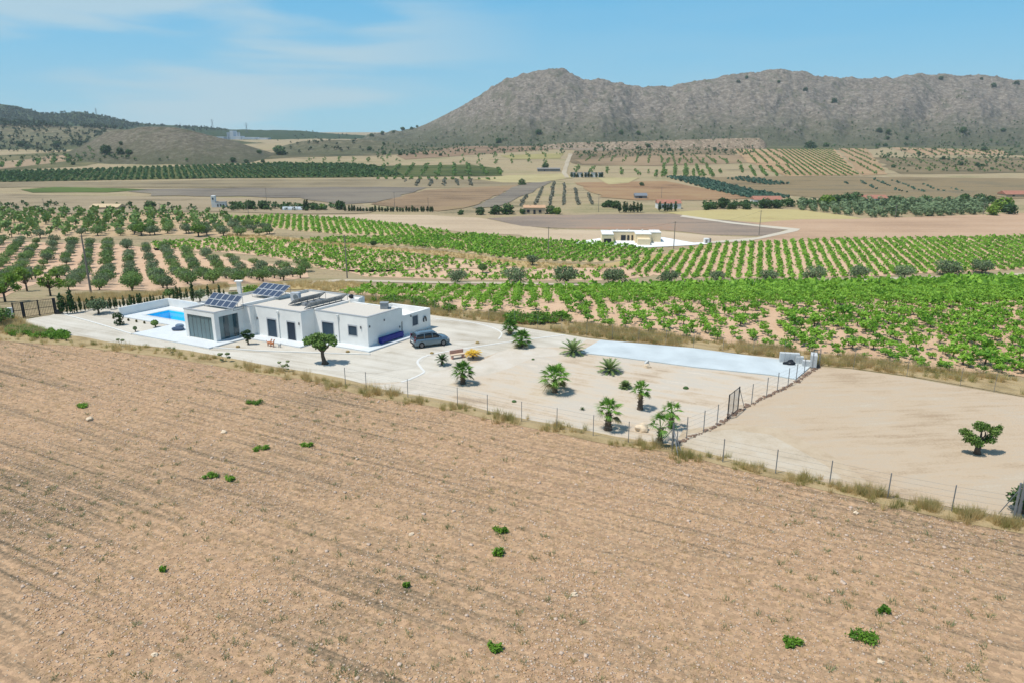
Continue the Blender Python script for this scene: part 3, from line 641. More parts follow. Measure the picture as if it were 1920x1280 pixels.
mx_ = t_.nodes.new('ShaderNodeMixShader'); t_.links.new(fr_.outputs[0], mx_.inputs[0]); t_.links.new(tr.outputs[0], mx_.inputs[1]); t_.links.new(gl.outputs[0], mx_.inputs[2]); t_.links.new(mx_.outputs[0], t_.nodes['Material Output'].inputs[0])
mb = MB(); P = [uv(x0+.04, y0+.04), uv(x1-.04, y0+.04), uv(x1-.04, y1-.04), uv(x0+.04, y1-.04)]; mb.add([(*p, .02) for p in P], [(0, 1, 2, 3)]); vb(mb, 'water', m_water, pool)
mb = MB(); mb.ubox(-36.2, -36, -3.4, 3.25, -.5, 1.2); mb.ubox(-36, -21.4, 3.05, 3.25, -.5, 1.2); vb(mb, 'wall', m_wall, thing('pool_wall', 'low white wall around the back and left of the pool', 'wall', (*uv(-36, 3), 0)))
# pool cover trough, lounger, figurines
mb = MB(); mb.ubox(.12, .55, 1.5, 5.0, .3, .82); mb.ubox(.2, .54, 1.6, 1.75, TZ, .3); mb.ubox(.2, .54, 4.75, 4.9, TZ, .3)
for i in range(24): mb.ubox(.115, .555, 1.5+i*.148, 1.56+i*.148, .28, .835)
tag(mb.build('pool_cover_roll', plain('deep_blue_plastic', (20,42,140), .4, .08, 3)), 'deep blue rolled pool cover along the shaded end wall', 'pool cover')
lg = thing('bean_lounger', 'grey blue cushion lounger lying on the white terrace by the pavilion', 'lounger', (*g(334, 619, TZ), TZ))
mb = MB(); mb.blob((0, 0, .2), (.75, .5, .22), 1, .15, 3); mb.build('seat_cushion', plain('slate_fabric', (74,92,116), .9, .1, 3), lg, True)
mb = MB(); mb.blob((.1, .3, .45), (.55, .22, .25), 2, .15, 3); mb.build('backrest', plain('pale_blue_fabric', (120,140,160), .9, .1, 3), lg, True)
m_rust = plain('rusted_orange_metal', (196,128,86), .8, .15, 8)
def deer(name, label, px, py, s, m):
    x, y = g(px, py); t = thing(name, label, 'figurine', (x, y, 0), AU, 'garden figurines'); mb = MB()
    mb.blob((0, 0, .42*s), (.30*s, .12*s, .15*s), 3, .1, 2)
    for a, b in ((.2, .06), (.2, -.06), (-.2, .06), (-.2, -.06)): mb.tube([(a*s, b*s, .4*s), (a*s, b*s, 0)], [.045*s, .025*s], 5)
    mb.tube([(.22*s, 0, .45*s), (.34*s, 0, .78*s)], [.08*s, .05*s], 6); mb.blob((.4*s, 0, .82*s), (.13*s, .06*s, .07*s), 4, .1, 1)
    mb.build('body', m, t, True); mb = MB(); mb.tube([(-.28*s, 0, .45*s), (-.42*s, 0, .62*s)], [.05*s, .02*s], 5); mb.build('tail', m, t)
deer('dog_figurine', 'leftmost orange metal animal figure on the gravel before the shuttered doors', 505.5, 649, 1.0, m_rust)
deer('dog_figurine', 'middle orange metal animal figure between its taller twin and the small grey one', 510.5, 650, 1.0, m_rust)
deer('dog_figurine', 'small grey animal figure at the right end of the orange pair', 525-.5, 651, .6, m_grey)
# solar arrays
m_cell = plain('solar_cell_blue', (64,76,96), .18, .12, .5, spec=.6, k=.85)
def solar(label, u0, u1, v0, v1, z0, z1, nu, nv, along_v=False):
    o = thing('solar_array', label, 'solar panels', (*uv((u0+u1)/2, (v0+v1)/2), 3.28), group='solar arrays on the villa roof')
    def P(a, b, off=0):
        if along_v: x = u0+(u1-u0)*b; y = v0+(v1-v0)*a
        else: x = u0+(u1-u0)*a; y = v0+(v1-v0)*b
        return (*uv(x, y), z0+(z1-z0)*b+off)
    fr = MB()
    for i in range(nu):
        for j in range(nv):
            a0, a1, b0, b1 = i/nu+.004, (i+1)/nu-.004, j/nv+.006, (j+1)/nv-.006
            q = MB(); q.add([P(a0, b0), P(a1, b0), P(a1, b1), P(a0, b1), P(a0, b0, .04), P(a1, b0, .04), P(a1, b1, .04), P(a0, b1, .04)],
                [(0, 3, 2, 1), (4, 5, 6, 7), (0, 1, 5, 4), (1, 2, 6, 5), (2, 3, 7, 6), (3, 0, 4, 7)], 1)
            e = .010; f2 = .02
            q.add([P(a0+e, b0+f2, .045), P(a1-e, b0+f2, .045), P(a1-e, b1-f2, .045), P(a0+e, b1-f2, .045)], [(0, 1, 2, 3)], 0)
            vb(q, 'solar_panel', [m_cell, m_frame], o)
    for i in range(nu+1):
        a = min(max(i/nu, .01), .99); b0 = P(a, .03, -.03); b1 = P(a, .97, -.03)
        fr.tube([b0, b1], .025, 4); fr.tube([b1, (b1[0], b1[1], 3.26)], .025, 4); fr.tube([(b0[0], b0[1], 3.28), (b1[0], b1[1], 3.28)], .025, 4)
        fr.tube([b0, (b0[0], b0[1], 3.26)], .025, 4)
    vb(fr, 'mounting_frame', m_steel, o); return o
solar('tilted array of ten dark panels on the pavilion roof above the glass walls', -19.7, -15.0, -3.95, -2.55, 3.5, 4.65, 5, 2)
solar('tilted array of ten dark panels on the rear left roof beyond the pavilion array', -19.5, -15.1, 2.3, 4.2, 3.6, 4.7, 5, 2)
solar('panel row seen from its shaded back, on the middle roof beside the cooling unit', -12.0, -10.9, .8, 5.4, 3.35, 4.15, 5, 1, True)
solar('panel row seen from its shaded back, nearest the right-hand roof', -9.0, -7.95, .2, 5.8, 3.35, 4.15, 6, 1, True)
for i, v in enumerate((1.4, 2.4, 3.4)):
    q = MB(); q.ubox(-10.6, -10.1, v, v+.55, 3.28, 3.55); q.ubox(-10.55, -10.15, v+.05, v+.5, 3.55, 3.6)
    tag(q.build('roof_vent', m_grey), ['nearest', 'middle', 'farthest'][i]+' of three low grey roof boxes in the shade behind the middle panel row', 'roof box', 'roof boxes behind the middle panel row')
def acunit(label, u, v, z, s=1, fan=True):
    o = thing('air_conditioner', label, 'air conditioner', (*uv(u, v), z), AU+.15)
    q = MB(); q.box(-.45*s, .45*s, -.2*s, .2*s, .08, .85*s); q.box(-.4*s, -.3*s, -.2*s, .2*s, 0, .08); q.box(.3*s, .4*s, -.2*s, .2*s, 0, .08); q.build('casing', m_frame, o)
    q = MB(); q.tube([(.12*s, -.2*s, .45*s), (.12*s, -.22*s, .45*s)], .27*s, 18); q.build('fan', plain('fan_grey', (110,122,126), .6, .1), o)
    q = MB()
    for i in range(5): q.tube([(.12*s-.25*s, -.235*s, (.25+.1*i)*s), (.12*s+.25*s, -.235*s, (.25+.1*i)*s)], .012, 4)
    q.build('grille', m_frame, o)
p = g(549, 565, 3.3)
acunit('white cooling unit with a round fan standing on the middle roof', -13.0, 2.9, 3.28, 1.25)
q = MB(); a = g(721, 579, 3.26); q.box(a[0]-.42, a[0]+.42, a[1]-.35, a[1]+.35, 3.26, 3.95); q.box(a[0]-.48, a[0]+.48, a[1]-.41, a[1]+.41, 3.95, 4.0)
tag(q.build('roof_duct', m_grey), 'square grey duct box near the far corner of the right-hand roof', 'roof duct')
q = MB(); a = uv(-7.0, 5.9); q.box(a[0]-.5, a[0]+.5, a[1]-.5, a[1]+.5, 2.0, 3.7); tag(q.build('chimney', m_wall), 'white square chimney block at the back of the villa roof', 'chimney')
q = MB(); a = uv(-7.3, 5.6); q.blob((a[0], a[1], 3.95), (.3, .3, .25), 5, .2); tag(q.build('roof_cowl', m_dark), 'small dark cowl beside the white chimney block', 'cowl')
# ---- gate, gate pier
gp = [Vector(gb(*p)) for p in [(28, 598), (46, 596.5), (75, 592), (105, 588.5)]]
gz = zb(88); gt = thing('sliding_gate', 'black framed mesh driveway gate at the left end of the plot', 'gate', (*gp[1], gz))
for i, p in enumerate(gp):
    mb = MB(); r = .13 if i in (1, 3) else .06; mb.box(p.x-r, p.x+r, p.y-r, p.y+r, 0+gz, 2.05+gz); vb(mb, 'post', m_dark, gt)
for z in (.12, 1.0, 1.97):
    mb = MB(); mb.tube([(*a, z+gz) for a in gp], .04, 4); vb(mb, 'rail', m_dark, gt)
mb = MB(); m_mesh = plain('dark_gate_mesh', (70,62,56), .7, .1)
for a, b in zip(gp, gp[1:]):
    n = int((b-a).length/.16)
    for k in range(1, n):
        p = a.lerp(b, k/n); mb.tube([(*p, .12+gz), (*p, 1.95+gz)], .02, 4, cap=False)
vb(mb, 'mesh_panel', m_mesh, gt)
q = MB(); a = Vector(gb(14, 600)); b = Vector(gb(27, 598.5)); n = Vector((-(b-a).y, (b-a).x)).normalized()*.15; q.prism([a-n, b-n, b+n, a+n], -.2, 1.5)
tag(q.build('gate_wall', m_wall), 'short white wall to the left of the black gate', 'wall')
q = MB(); a = gb(110, 589); q.box(a[0]-.3, a[0]+.3, a[1]-.25, a[1]+.25, -.1, .45); q.box(a[0]-.22, a[0]+.22, a[1]-.18, a[1]+.18, .45, .55)
tag(q.build('gate_motor', m_dark), 'small black gate motor box at the right end of the gate', 'gate motor')
q = MB(); a = at(450, 552); q.box(a.x-.28, a.x+.28, a.y-.28, a.y+.28, a.z-.5, a.z+2.1); q.box(a.x-.6, a.x+.6, a.y-.4, a.y+.4, a.z+2.1, a.z+2.25)
tag(q.build('meter_pillar', m_wall), 'white pillar with a wide flat cap among the bushes behind the villa', 'pillar')
# ================================================================= FENCES
m_post = plain('fence_post_grey', (136,140,142), .5, .08, 5, metal=.2)
m_wire = plain('fence_wire', (150,150,148), .5, .05, 5, metal=.3)
def fence(label, P, sp, h, r=.03, group=None, wires=(.15, .55, .95, 1.35, 1.7), exact=False, wr=.006):
    P = [Vector(p) for p in P]; t = thing('wire_fence', label, 'fence', (*P[0], zb(P[0].y)), group=group); pts = []
    if exact: pts = P
    else:
        for a, b in zip(P, P[1:]):
            n = max(1, round((b-a).length/sp)); pts += [a.lerp(b, k/n) for k in range(n)]
        pts.append(P[-1])
    w_ = MB(); t0 = Vector(t.location)
    for i, p in enumerate(pts):
        z = zb(p.y)
        if i < 100:
            q = MB(); q.tube([(p.x-t0.x, p.y-t0.y, z-t0.z-.1), (p.x-t0.x, p.y-t0.y, z-t0.z+h)], r, 6); q.build('post', m_post, t)
        if i:
            a = pts[i-1]; za = zb(a.y)
            for k in wires:
                if k < h: w_.tube([(a.x, a.y, za+k), (p.x, p.y, z+k)], wr, 3, cap=False)
    vb(w_, 'wire', m_wire, t); return t, pts
fence('wire fence on thin steel posts along the ploughed field edge', [g(*p) for p in [(648,722),(687,731),(765,745),(858,762),(914,776),(978,790),(1044,803),(1112,817),(1178,830),(1260,846)]], 4, 1.75, exact=True)
fence('wire fence on thin steel posts between the field and the bare neighbouring plot', [g(*p) for p in [(1268,848),(1355,866),(1454,887),(1555,909),(1664,934),(1784,958),(1900,978)]], 4, 1.8, r=.035, exact=True)
fence('side fence with steel posts from the small gate back to the block stack', [g(*p) for p in [(1383,768),(1409,756),(1437,743),(1457,733),(1477,724),(1492,716),(1507,704),(1522,694),(1535,686)]], 4, 1.8, r=.035, exact=True)
fence('short side fence with steel posts between the small gate and the front corner', [g(*p) for p in [(1364,785),(1344,797),(1319,809),(1287,822),(1262,836)]], 4, 1.8, r=.035, exact=True)
fence('long thin wire fence behind the house and pale slab', [gb(*p) for p in [(640,568),(740,578),(815,588),(870,598),(965,610),(1100,632),(1300,653),(1470,670),(1535,684)]], 3.1, 1.8, r=.018, wr=.004)
fence('long thin wire fence behind the bare neighbouring plot', [gb(*p) for p in [(1537,685),(1600,691),(1700,705),(1800,723),(1930,746),(2050,775)]], 3.3, 1.8, r=.018, wr=.004)
gt2 = thing('pedestrian_gate', 'grey steel double gate leaf in the side fence, with a raking brace', 'gate', (*g(1364, 785), 0)); A_ = Vector(g(1364, 785)); B_ = Vector(g(1383, 769)); mb = MB()
for t in (0, .5, 1):
    p = A_.lerp(B_, t); mb.tube([(*p, 0), (*p, 2.15)], .05 if t != .5 else .03, 6)
for z in (.1, 2.1): mb.tube([(*A_, z), (*B_, z)], .03, 5)
vb(mb, 'frame', m_dark, gt2); mb = MB()
for k in range(1, 22):
    p = A_.lerp(B_, k/22); mb.tube([(*p, .1), (*p, 2.1)], .008, 3, cap=False)
vb(mb, 'mesh_panel', m_post, gt2); mb = MB(); p = g(1395, 762); mb.tube([(*B_, 2.0), (*p, 0)], .03, 5); vb(mb, 'brace', m_post, gt2)
cp = thing('corner_post', 'braced steel corner post at the front corner of the fence', 'post', (*g(1260, 838), 0)); mb = MB(); p0 = g(1260, 838); mb.tube([(*p0, 0), (*p0, 1.9)], .06, 8); vb(mb, 'post', m_post, cp)
mb = MB()
for q_ in ((1236, 832), (1280, 852), (1272, 858)): mb.tube([(*p0, 1.5), (*g(*q_), 0)], .03, 5)
vb(mb, 'brace', m_post, cp)
cp = thing('corner_post', 'tall grey steel end post with a raking stay at the right edge', 'post', (*g(1908, 972), 0)); p0 = g(1908, 972); mb = MB(); mb.tube([(*p0, 0), (*p0, 4.9)], .11, 10); vb(mb, 'post', m_post, cp)
p1 = g(1900, 972); mb = MB(); mb.tube([(*p1, 0), (*p1, 2.4)], .07, 8); vb(mb, 'short_post', m_post, cp)
mb = MB(); mb.tube([(*p1, 2.0), (*g(1872, 962), 0)], .03, 5); vb(mb, 'stay', m_post, cp)
# rubble and blocks at the slab corner
m_block = plain('grey_concrete_block', (206,208,206), .85, .08, 2, k=.8)
def blk(label, px, py, w, d, h, rz, z=.12, name='concrete_block_stack', n=(1, 1)):
    x, y = g(px, py); t = thing(name, label, 'block stack', (x, y, z), rz, 'concrete blocks on the slab'); nu, nz = n
    for j in range(nz):
        q = MB()
        for i in range(nu): q.box(-w/2+w*i/nu+.01, -w/2+w*(i+1)/nu-.01, -d/2, d/2, h*j/nz+.004, h*(j+1)/nz)
        q.build('block_course', m_block, t)
blk('widest white block wall with a black heap leaning on it, at the slab corner', 1479, 680, 1.9, .5, .95, -.2, n=(4, 4))
blk('two low pale blocks right of the widest block wall', 1498, 682, .75, .5, .7, -.2, n=(2, 3))
blk('smallest pale block pair in front of the fence corner', 1511, 687, .75, .5, .55, -.2, n=(2, 2))
blk('tall narrow grey block stack against the fence', 1524, 687, .6, 1.3, 1.2, -.35, n=(2, 5))
q = MB(); a = g(1477, 682); q.blob((a[0], a[1]-.35, .15), (.65, .35, .38), 4, .35, 3); q.build('x', m_dark).name = 'black_sack'
tag(bpy.data.objects['black_sack'], 'black sack slumped in front of the widest block wall', 'sack')
# ================================================================= CAR
def car():
    a = Vector(g(797, 652)); b = Vector(g(829, 648)); d = (b-a).normalized(); 
    hd = math.atan2(d.y, d.x); c = (a+b)/2
    # near side wheels lie on a-b; the body is to the left of that line
    n = Vector((-d.y, d.x)); c = c+n*.75-d*.15
    return c, hd
cc, hd = car(); HD = hd
cr_ = thing('parked_car', 'silver blue estate SUV parked beside the villa garage', 'car', (cc.x, cc.y, .02), hd, None, (.86, .95, .98))
m_paint = plain('silver_blue_paint', (118,138,150), .22, .02, 1, metal=.45, spec=.6, k=.85)
m_cglass = plain('car_glass', (16,22,30), .06, .1, 1, spec=.7)
m_tyre = plain('tyre_rubber', (22,22,24), .8, .1, 5); m_rim = plain('alloy_rim', (120,124,130), .3, .05, 5, metal=.7)
def loft(secs, m_, name, close=True, smooth=True):
    mb = MB(); n = len(secs[0]); vs = [p for s_ in secs for p in s_]; fs = []
    for i in range(len(secs)-1):
        for k in range(n-1): fs.append((i*n+k, i*n+k+1, (i+1)*n+k+1, (i+1)*n+k))
    fs.append(tuple(range(n))); fs.append(tuple((len(secs)-1)*n+k for k in range(n-1, -1, -1)))
    fs += [(i*n+n-1, i*n, (i+1)*n, (i+1)*n+n-1) for i in range(len(secs)-1)]
    mb.add(vs, fs); o = mb.build(name, m_, cr_, smooth)
    o.data.polygons.foreach_set('use_smooth', [len(p.vertices) == 4 for p in o.data.polygons]); return o
# lower body: x from tail (-2.35) to nose (2.35)
body = []
for x, zt_, wd, zl in [(-2.36, .95, .80, .42), (-2.30, 1.05, .88, .32), (-2.0, 1.08, .94, .28), (-1.0, 1.08, .95, .26), (.2, 1.07, .95, .26), (.9, 1.04, .95, .26), (1.2, 1.02, .94, .26), (1.8, .96, .92, .28), (2.2, .84, .86, .32), (2.36, .68, .74, .42)]:
    body.append([(x, -wd*.93, zl), (x, -wd, zl+.18), (x, -wd, zt_-.22), (x, -wd*.95, zt_-.06), (x, -wd*.8, zt_), (x, 0, zt_+.03), (x, wd*.8, zt_), (x, wd*.95, zt_-.06), (x, wd, zt_-.22), (x, wd, zl+.18), (x, wd*.93, zl)])
loft(body, m_paint, 'body')
gls = []
for x, zt_, wb, wt in [(-2.26, 1.06, .86, .78), (-1.75, 1.48, .88, .68), (-1.3, 1.60, .89, .70), (0, 1.63, .89, .70), (.45, 1.56, .89, .69), (1.22, 1.06, .87, .84)]:
    gls.append([(x, -wb, 1.02), (x, -wt, zt_-.05), (x, -wt*.9, zt_), (x, wt*.9, zt_), (x, wt, zt_-.05), (x, wb, 1.02)])
loft(gls, m_cglass, 'windows')
rf = []
for x, zt_, wt in [(-1.95, 1.50, .68), (-1.75, 1.56, .71), (-1.3, 1.625, .72), (0, 1.655, .72), (.38, 1.60, .71), (.5, 1.56, .69)]:
    rf.append([(x, -wt, zt_-.08), (x, -wt, zt_-.02), (x, -wt*.9, zt_+.015), (x, wt*.9, zt_+.015), (x, wt, zt_-.02), (x, wt, zt_-.08)])
loft(rf, m_paint, 'roof')
for s_ in (-1, 1):
    for p in ([(-2.24, .875, 1.05), (-1.93, .73, 1.50)], [(-1.0, .90, 1.06), (-1.0, .725, 1.58)], [(.05, .90, 1.06), (.02, .725, 1.6)], [(1.22, .86, 1.07), (.48, .70, 1.56)]):
        q = MB(); q.tube([(a, b*s_, c_) for a, b, c_ in p], .04, 5); q.build('pillar', m_paint, cr_)
    q = MB(); q.tube([(-1.6, .66*s_, 1.66), (.2, .66*s_, 1.70)], .02, 5); q.build('roof_rail', m_rim, cr_)
    q = MB(); q.box(-2.35, -2.18, min(.62*s_, .90*s_), max(.62*s_, .90*s_), .82, 1.02); q.box(-2.28, -2.12, min(.74*s_, .86*s_), max(.74*s_, .86*s_), 1.02, 1.36); q.build('tail_light', plain('tail_light_red', (130,28,34), .25, .05), cr_)
    q = MB(); q.box(2.02, 2.27, min(.60*s_, .885*s_), max(.60*s_, .885*s_), .66, .82); q.build('headlight', m_frame, cr_)
    q = MB(); q.blob((.95, 1.02*s_, 1.1), (.1, .12, .08), 2, .05, 2); q.build('mirror', m_paint, cr_, True)
    for x in (-1.42, 1.45):
        q = MB(); q.tube([(x, .74*s_, .36), (x, .96*s_, .36)], .36, 20); o = q.build('wheel', m_tyre, cr_); q = MB(); q.tube([(x, .95*s_, .36), (x, .975*s_, .36)], .22, 12); q.build('rim', m_rim, o)
q = MB(); q.box(-2.385, -2.34, -.28, .28, .62, .76); q.build('number_plate', m_wall, cr_)
q = MB(); q.box(-2.40, -2.2, -.8, .8, .34, .52); q.box(2.2, 2.38, -.7, .7, .32, .46); q.box(2.3, 2.385, -.42, .42, .5, .68); q.build('bumper_trim', m_dark, cr_)
q = MB(); q.add([(-2.285, -.72, 1.12), (-2.285, .72, 1.12), (-1.9, .62, 1.5), (-1.9, -.62, 1.5)], [(0, 3, 2, 1)]); q.build('rear_window', m_cglass, cr_)
# ================================================================= PLANTS
m_bark = plain('grey_bark', (104,90,76), .95, .2, 6, k=.8)
m_vine = leaf('vine_leaf', (64,122,26), (156,200,70), .6, .35, k=.9, rnd=.3)
m_olive = leaf('olive_leaf', (66,88,54), (132,150,106), .9, .2, k=.92)
m_olive_b = leaf('bright_olive_leaf', (62,98,40), (126,154,76), .9, .2, k=.92)
m_dark_leaf = leaf('dark_leaf', (42,72,34), (92,122,62), 1.0, .2, k=.9)
m_cyp = leaf('cypress_leaf', (26,54,20), (72,104,44), 2.0, .1, k=.8)
m_almond = leaf('almond_leaf', (78,118,36), (140,168,62), 1.5, .35, k=.9)
m_palm = leaf('palm_leaf', (44,92,26), (126,170,66), 2.5, .3, k=.92)
m_palm_old = leaf('old_palm_leaf', (96,92,48), (150,140,84), 1.5, .2)
m_yellow = leaf('yellow_leaf', (206,160,40), (232,196,66), 1.5, .25, k=.9)
m_dry = leaf('dry_grass', (186,160,108), (226,206,152), .8, .45, k=1.0)
m_drygreen = leaf('half_dry_grass', (140,140,80), (194,180,118), .6, .45, k=1.0)
m_shrub = leaf('field_shrub', (56,98,24), (122,162,52), 2, .35, k=1.0)
m_wood_pole = plain('weathered_pole', (148,138,126), .9, .1, 3)
m_far = leaf('pine_green', (52,74,44), (88,108,66), .3, .1, k=.8)
m_lav = leaf('grey_row_plant', (104,104,92), (142,140,118), .3, .1)
m_teal = leaf('blue_green_row_plant', (70,104,84), (104,134,106), .3, .1)
def leafed(name, V, Q, mat, parent): return npmesh(name, V, Q, mat, None, parent)
# ---- vines
def vine_proto(seed, n, size, w=.9, h=.88):
    r = np.random.default_rng(seed); lobes = [(0, 0, h*.62, w*.42, w*.42, h*.32)]
    for k in range(8):
        a = r.random()*6.28; d = w*(.30+.62*r.random()); lobes.append((d*math.cos(a), d*math.sin(a), h*(.30+.62*r.random()), w*(.14+.16*r.random()), w*(.14+.16*r.random()), h*.17))
    V, Q = leafcloud(lobes, n, size, r, shell=.3, up=.5, aspect=.8)
    mb = MB(); mb.tube([(0, 0, -.1), (.03, .02, h*.35), (0, 0, h*.65)], [.05, .04, .03], 4, cap=False); V2, Q2 = mbq(mb)
    return join([(V, Q), (V2, Q2)])
vp = [vine_proto(i, 190, .088) for i in range(6)]; vpf = [vine_proto(20+i, 30, .24) for i in range(4)]
vpts = []
def vrows(P, vpx, rs, ps, s0, s1, skip, wob=1.0):
    for x, y in rows(P, vpx, rs, ps, skip=skip):
        t = .5+.5*noise.noise(Vector((x*.05, y*.05, 5))); vpts.append((x, y, zb(y), (s0+(s1-s0)*t)*random.uniform(.8, 1.2)))
# near vineyard: thin towards its front left, thick at the far right
for x, y in rows(V1P, 1000, 2.3, 1.5, jit=.17, skip=.05):
    # photo column of the point decides how thick the rows grow there
    d = y*math.cos(TH)-(zb(y)-H)*math.sin(TH); px = 960+F*x/d
    far = min(1, max(0, (y-70)/80)); f = min(1, max(0, (x+18)/60)); s = .92+.48*f+.28*far+.25*noise.noise(Vector((x*.11, y*.11, 1)))
    if random.random() < .24*(1-f)*(1-far)+.02: continue
    vpts.append((x+random.gauss(0, .25*(1-far)), y, zb(y), s*random.uniform(.65, 1.25)))
vrows(V2A, 560, 2.3, 1.7, 1.0, 1.4, .05); vrows(V2B, 1560, 2.4, 1.5, 1.05, 1.4, .08); vrows(V2C, 1500, 2.8, 1.9, 1.0, 1.4, .15); vrows(V2D, 1500, 3.2, 2.2, .8, 1.2, .3); vrows(V3P, 1430, 2.5, 1.2, .95, 1.2, .06)
def tocam(p): return math.hypot(p[0], p[1])
def inview(p):
    d = p[1]*math.cos(TH)-(p[2]-H)*math.sin(TH); return abs(F*p[0]/d) < 965
vpts.sort(key=lambda p: (not inview(p), tocam(p)))
vme = []
for i, (V, Q, M) in enumerate(vp):
    o = npmesh('grape_vine', V, Q, [m_vine, m_bark], M); vme.append(o.data); bpy.data.objects.remove(o)
for i, p in enumerate(vpts[:300]):
    o = bpy.data.objects.new('grape_vine', vme[i % 6]); COL.objects.link(o); o.location = p[:3]; o.rotation_euler.z = random.random()*6.3; o.scale = (p[3], p[3], p[3]*random.uniform(.85, 1.1))
    tag(o, 'leafy green vine near the front edge of the vineyard behind the wire fence', 'grape vine', 'vines along the front of the nearest vineyard')
rest = vpts[300:]; near = [p for p in rest if p[1] < 120]; farv = [p for p in rest if p[1] >= 120]
nvp = len(near)
# one object for all remaining vines: near ones finer, far ones coarser
def scatter2(name, sets, mats, label, cat):
    obs = [scatter(name, pr, pt, mats) for pr, pt in sets if pt]
    bm = bmesh.new()
    for o in obs: bm.from_mesh(o.data)
    me = bpy.data.meshes.new(name); bm.to_mesh(me); bm.free()
    for m_ in mats: me.materials.append(m_)
    for o in obs: bpy.data.objects.remove(o)
    o = bpy.data.objects.new(name, me); COL.objects.link(o); return tag(o, label, cat, None, 'stuff')
scatter2('grape_vines', [(vp[:3], near), (vpf, farv)], [m_vine, m_bark], 'bright green rows of vines filling the vineyards of the valley', 'vineyard')
# ---- trees
def tree_parts(name_leaf, lobes, n, size, trunk, mat, seed, t, aspect=.55, shell=.55, flat=.5):
    r = np.random.default_rng(seed); V, Q = leafcloud(lobes, n, size, r, shell=shell, aspect=aspect, flat=flat); npmesh('crown', V, Q, mat, None, t)
    mb = MB()
    for pts, rad in trunk: mb.tube(pts, rad, 7)
    mb.build('trunk', m_bark, t, True)
def olive(seed, h=3.0, w=2.0, n=420, size=.16, mat=None, name='olive_tree', label='', cat='olive tree', group=None, nl=7, low=.42):
    r = random.Random(seed); t = thing(name, label, cat, (0, 0, 0), 0, group)
    lobes = [(0, 0, h*.58, w*.72, w*.72, h*.36)]; trunk = []
    for k in range(nl):
        a = 6.28*k/nl+r.uniform(-.4, .4); d = w*r.uniform(.25, .62); z = h*r.uniform(low, .76); s = w*r.uniform(.28, .40)
        lobes.append((d*math.cos(a), d*math.sin(a), z, s, s, s*.8)); trunk.append(([(0, 0, h*.22), (d*.5*math.cos(a), d*.5*math.sin(a), h*.42), (d*math.cos(a), d*math.sin(a), z)], [.11*h/3, .07*h/3, .03]))
    trunk.append(([(0, 0, -.15), (.05, .02, h*.12), (0, 0, h*.28)], [.20*h/3, .14*h/3, .13*h/3])); tree_parts('', lobes, n, size, trunk, mat or m_olive, seed, t); return t
OG = 'olive trees in the orchard behind the villa'; OL = 'grey green olive tree in the reddish orchard behind the villa'
op = [olive(40+i, 3.1, 2.25+.1*i, 760, .17, m_olive if i % 3 else m_olive_b, label=OL, group=OG, nl=5+i) for i in range(4)]
opts = []
for x, y in rows(O1P, 205, 5.0, 5.6, jit=.08, skip=.07): opts.append((x, y, zb(y), random.uniform(.74, 1.08), 0))
for x, y in rows(O2P, 260, 5.4, 4.6, jit=.3, skip=.08): opts.append((x, y, zb(y), random.uniform(.8, 1.35), 1))
opts = [p for p in opts if inview(p) or abs(p[0]/p[1]) < .85]
opts.sort(key=lambda p: (not inview(p), tocam(p))); used = set()
print('VINES', len(vpts), 'OLIVES', len(opts), 'near vines', nvp)
for i, p in enumerate(opts[:250]):
    k = random.randrange(4); lab = OL if p[4] == 0 else 'dark olive tree in the denser far orchard at the left'; gr_ = OG if p[4] == 0 else 'olive trees in the denser far orchard'
    if k not in used: o = op[k]; o.location = p[:3]; o.rotation_euler.z = random.random()*6; o.scale = (p[3],)*3; o['label'] = lab; o['group'] = gr_; used.add(k)
    else: dup(op[k], p[:3], random.random()*6, (p[3], p[3], p[3]*random.uniform(.85, 1.05)), lab, gr_)
# far orchards and row crops: coarse clumps
def clump(seed, n=14, size=.5, w=1.0, h=1.8, trunk=True):
    r = np.random.default_rng(seed); V, Q = leafcloud([(0, 0, h*.6, w, w, h*.4), (w*.4, .2*w, h*.5, w*.6, w*.6, h*.3)], n, size, r, shell=.4, aspect=.8)
    mb = MB(); mb.tube([(0, 0, -.2), (0, 0, h*.5)], .1, 4, cap=False); V2, Q2 = mbq(mb); return join([(V, Q), (V2, Q2)])
cl_tree = [clump(i, 22, .55, 1.5, 3.2) for i in range(4)]; cl_bush = [clump(10+i, 9, .6, .9, 1.1) for i in range(4)]
BT = []; OG_ = []; T_ = []; B_ = []; LV = []; TE = []; SH = []
def fill(P, vpx, rs, ps, dst, s=1.0, skip=.08, jit=.1):
    for x, y in rows(P, vpx, rs, ps, jit=jit, skip=skip): dst.append((x, y, zt(x, y), s*random.uniform(.75, 1.2)))
for p in opts[250:]: T_.append((p[0], p[1], p[2], p[3]))
fill([(1500,382),(1640,379),(1850,380),(1846,402),(1790,405),(1640,409),(1560,402),(1490,393)], 1500, 4.6, 3.8, OG_, 1.15)
fill([(-300,322),(0,323),(150,319),(300,314),(520,307),(660,308),(700,312),(760,330),(700,333),(400,335),(0,342),(-300,346)], 300, 4.6, 2.6, BT, 1.5, .04)
fill([(700,312),(880,309),(940,318),(945,330),(760,332)], 850, 12, 5, T_, .9)
fill([(1380,313),(1465,312),(1475,331),(1400,331)], 1340, 8, 3, B_, 1.3, .05)
fill([(1235,298),(1378,300),(1395,309),(1240,308)], 1300, 11, 4.5, T_, .62, .05)
fill([(1215,322),(1350,322),(1352,333),(1215,333)], 1270, 7, 4, T_, .8, .05)
fill([(860,290),(1050,288),(1050,296),(870,298)], 960, 18, 7, T_, .7, .1)
fill([(705,334),(930,336),(925,338),(700,337)], 800, 6, 3, B_, 1.3)
fill([(760,337),(890,337),(887,350),(757,350)], 830, 9, 3, LV, 1.1)
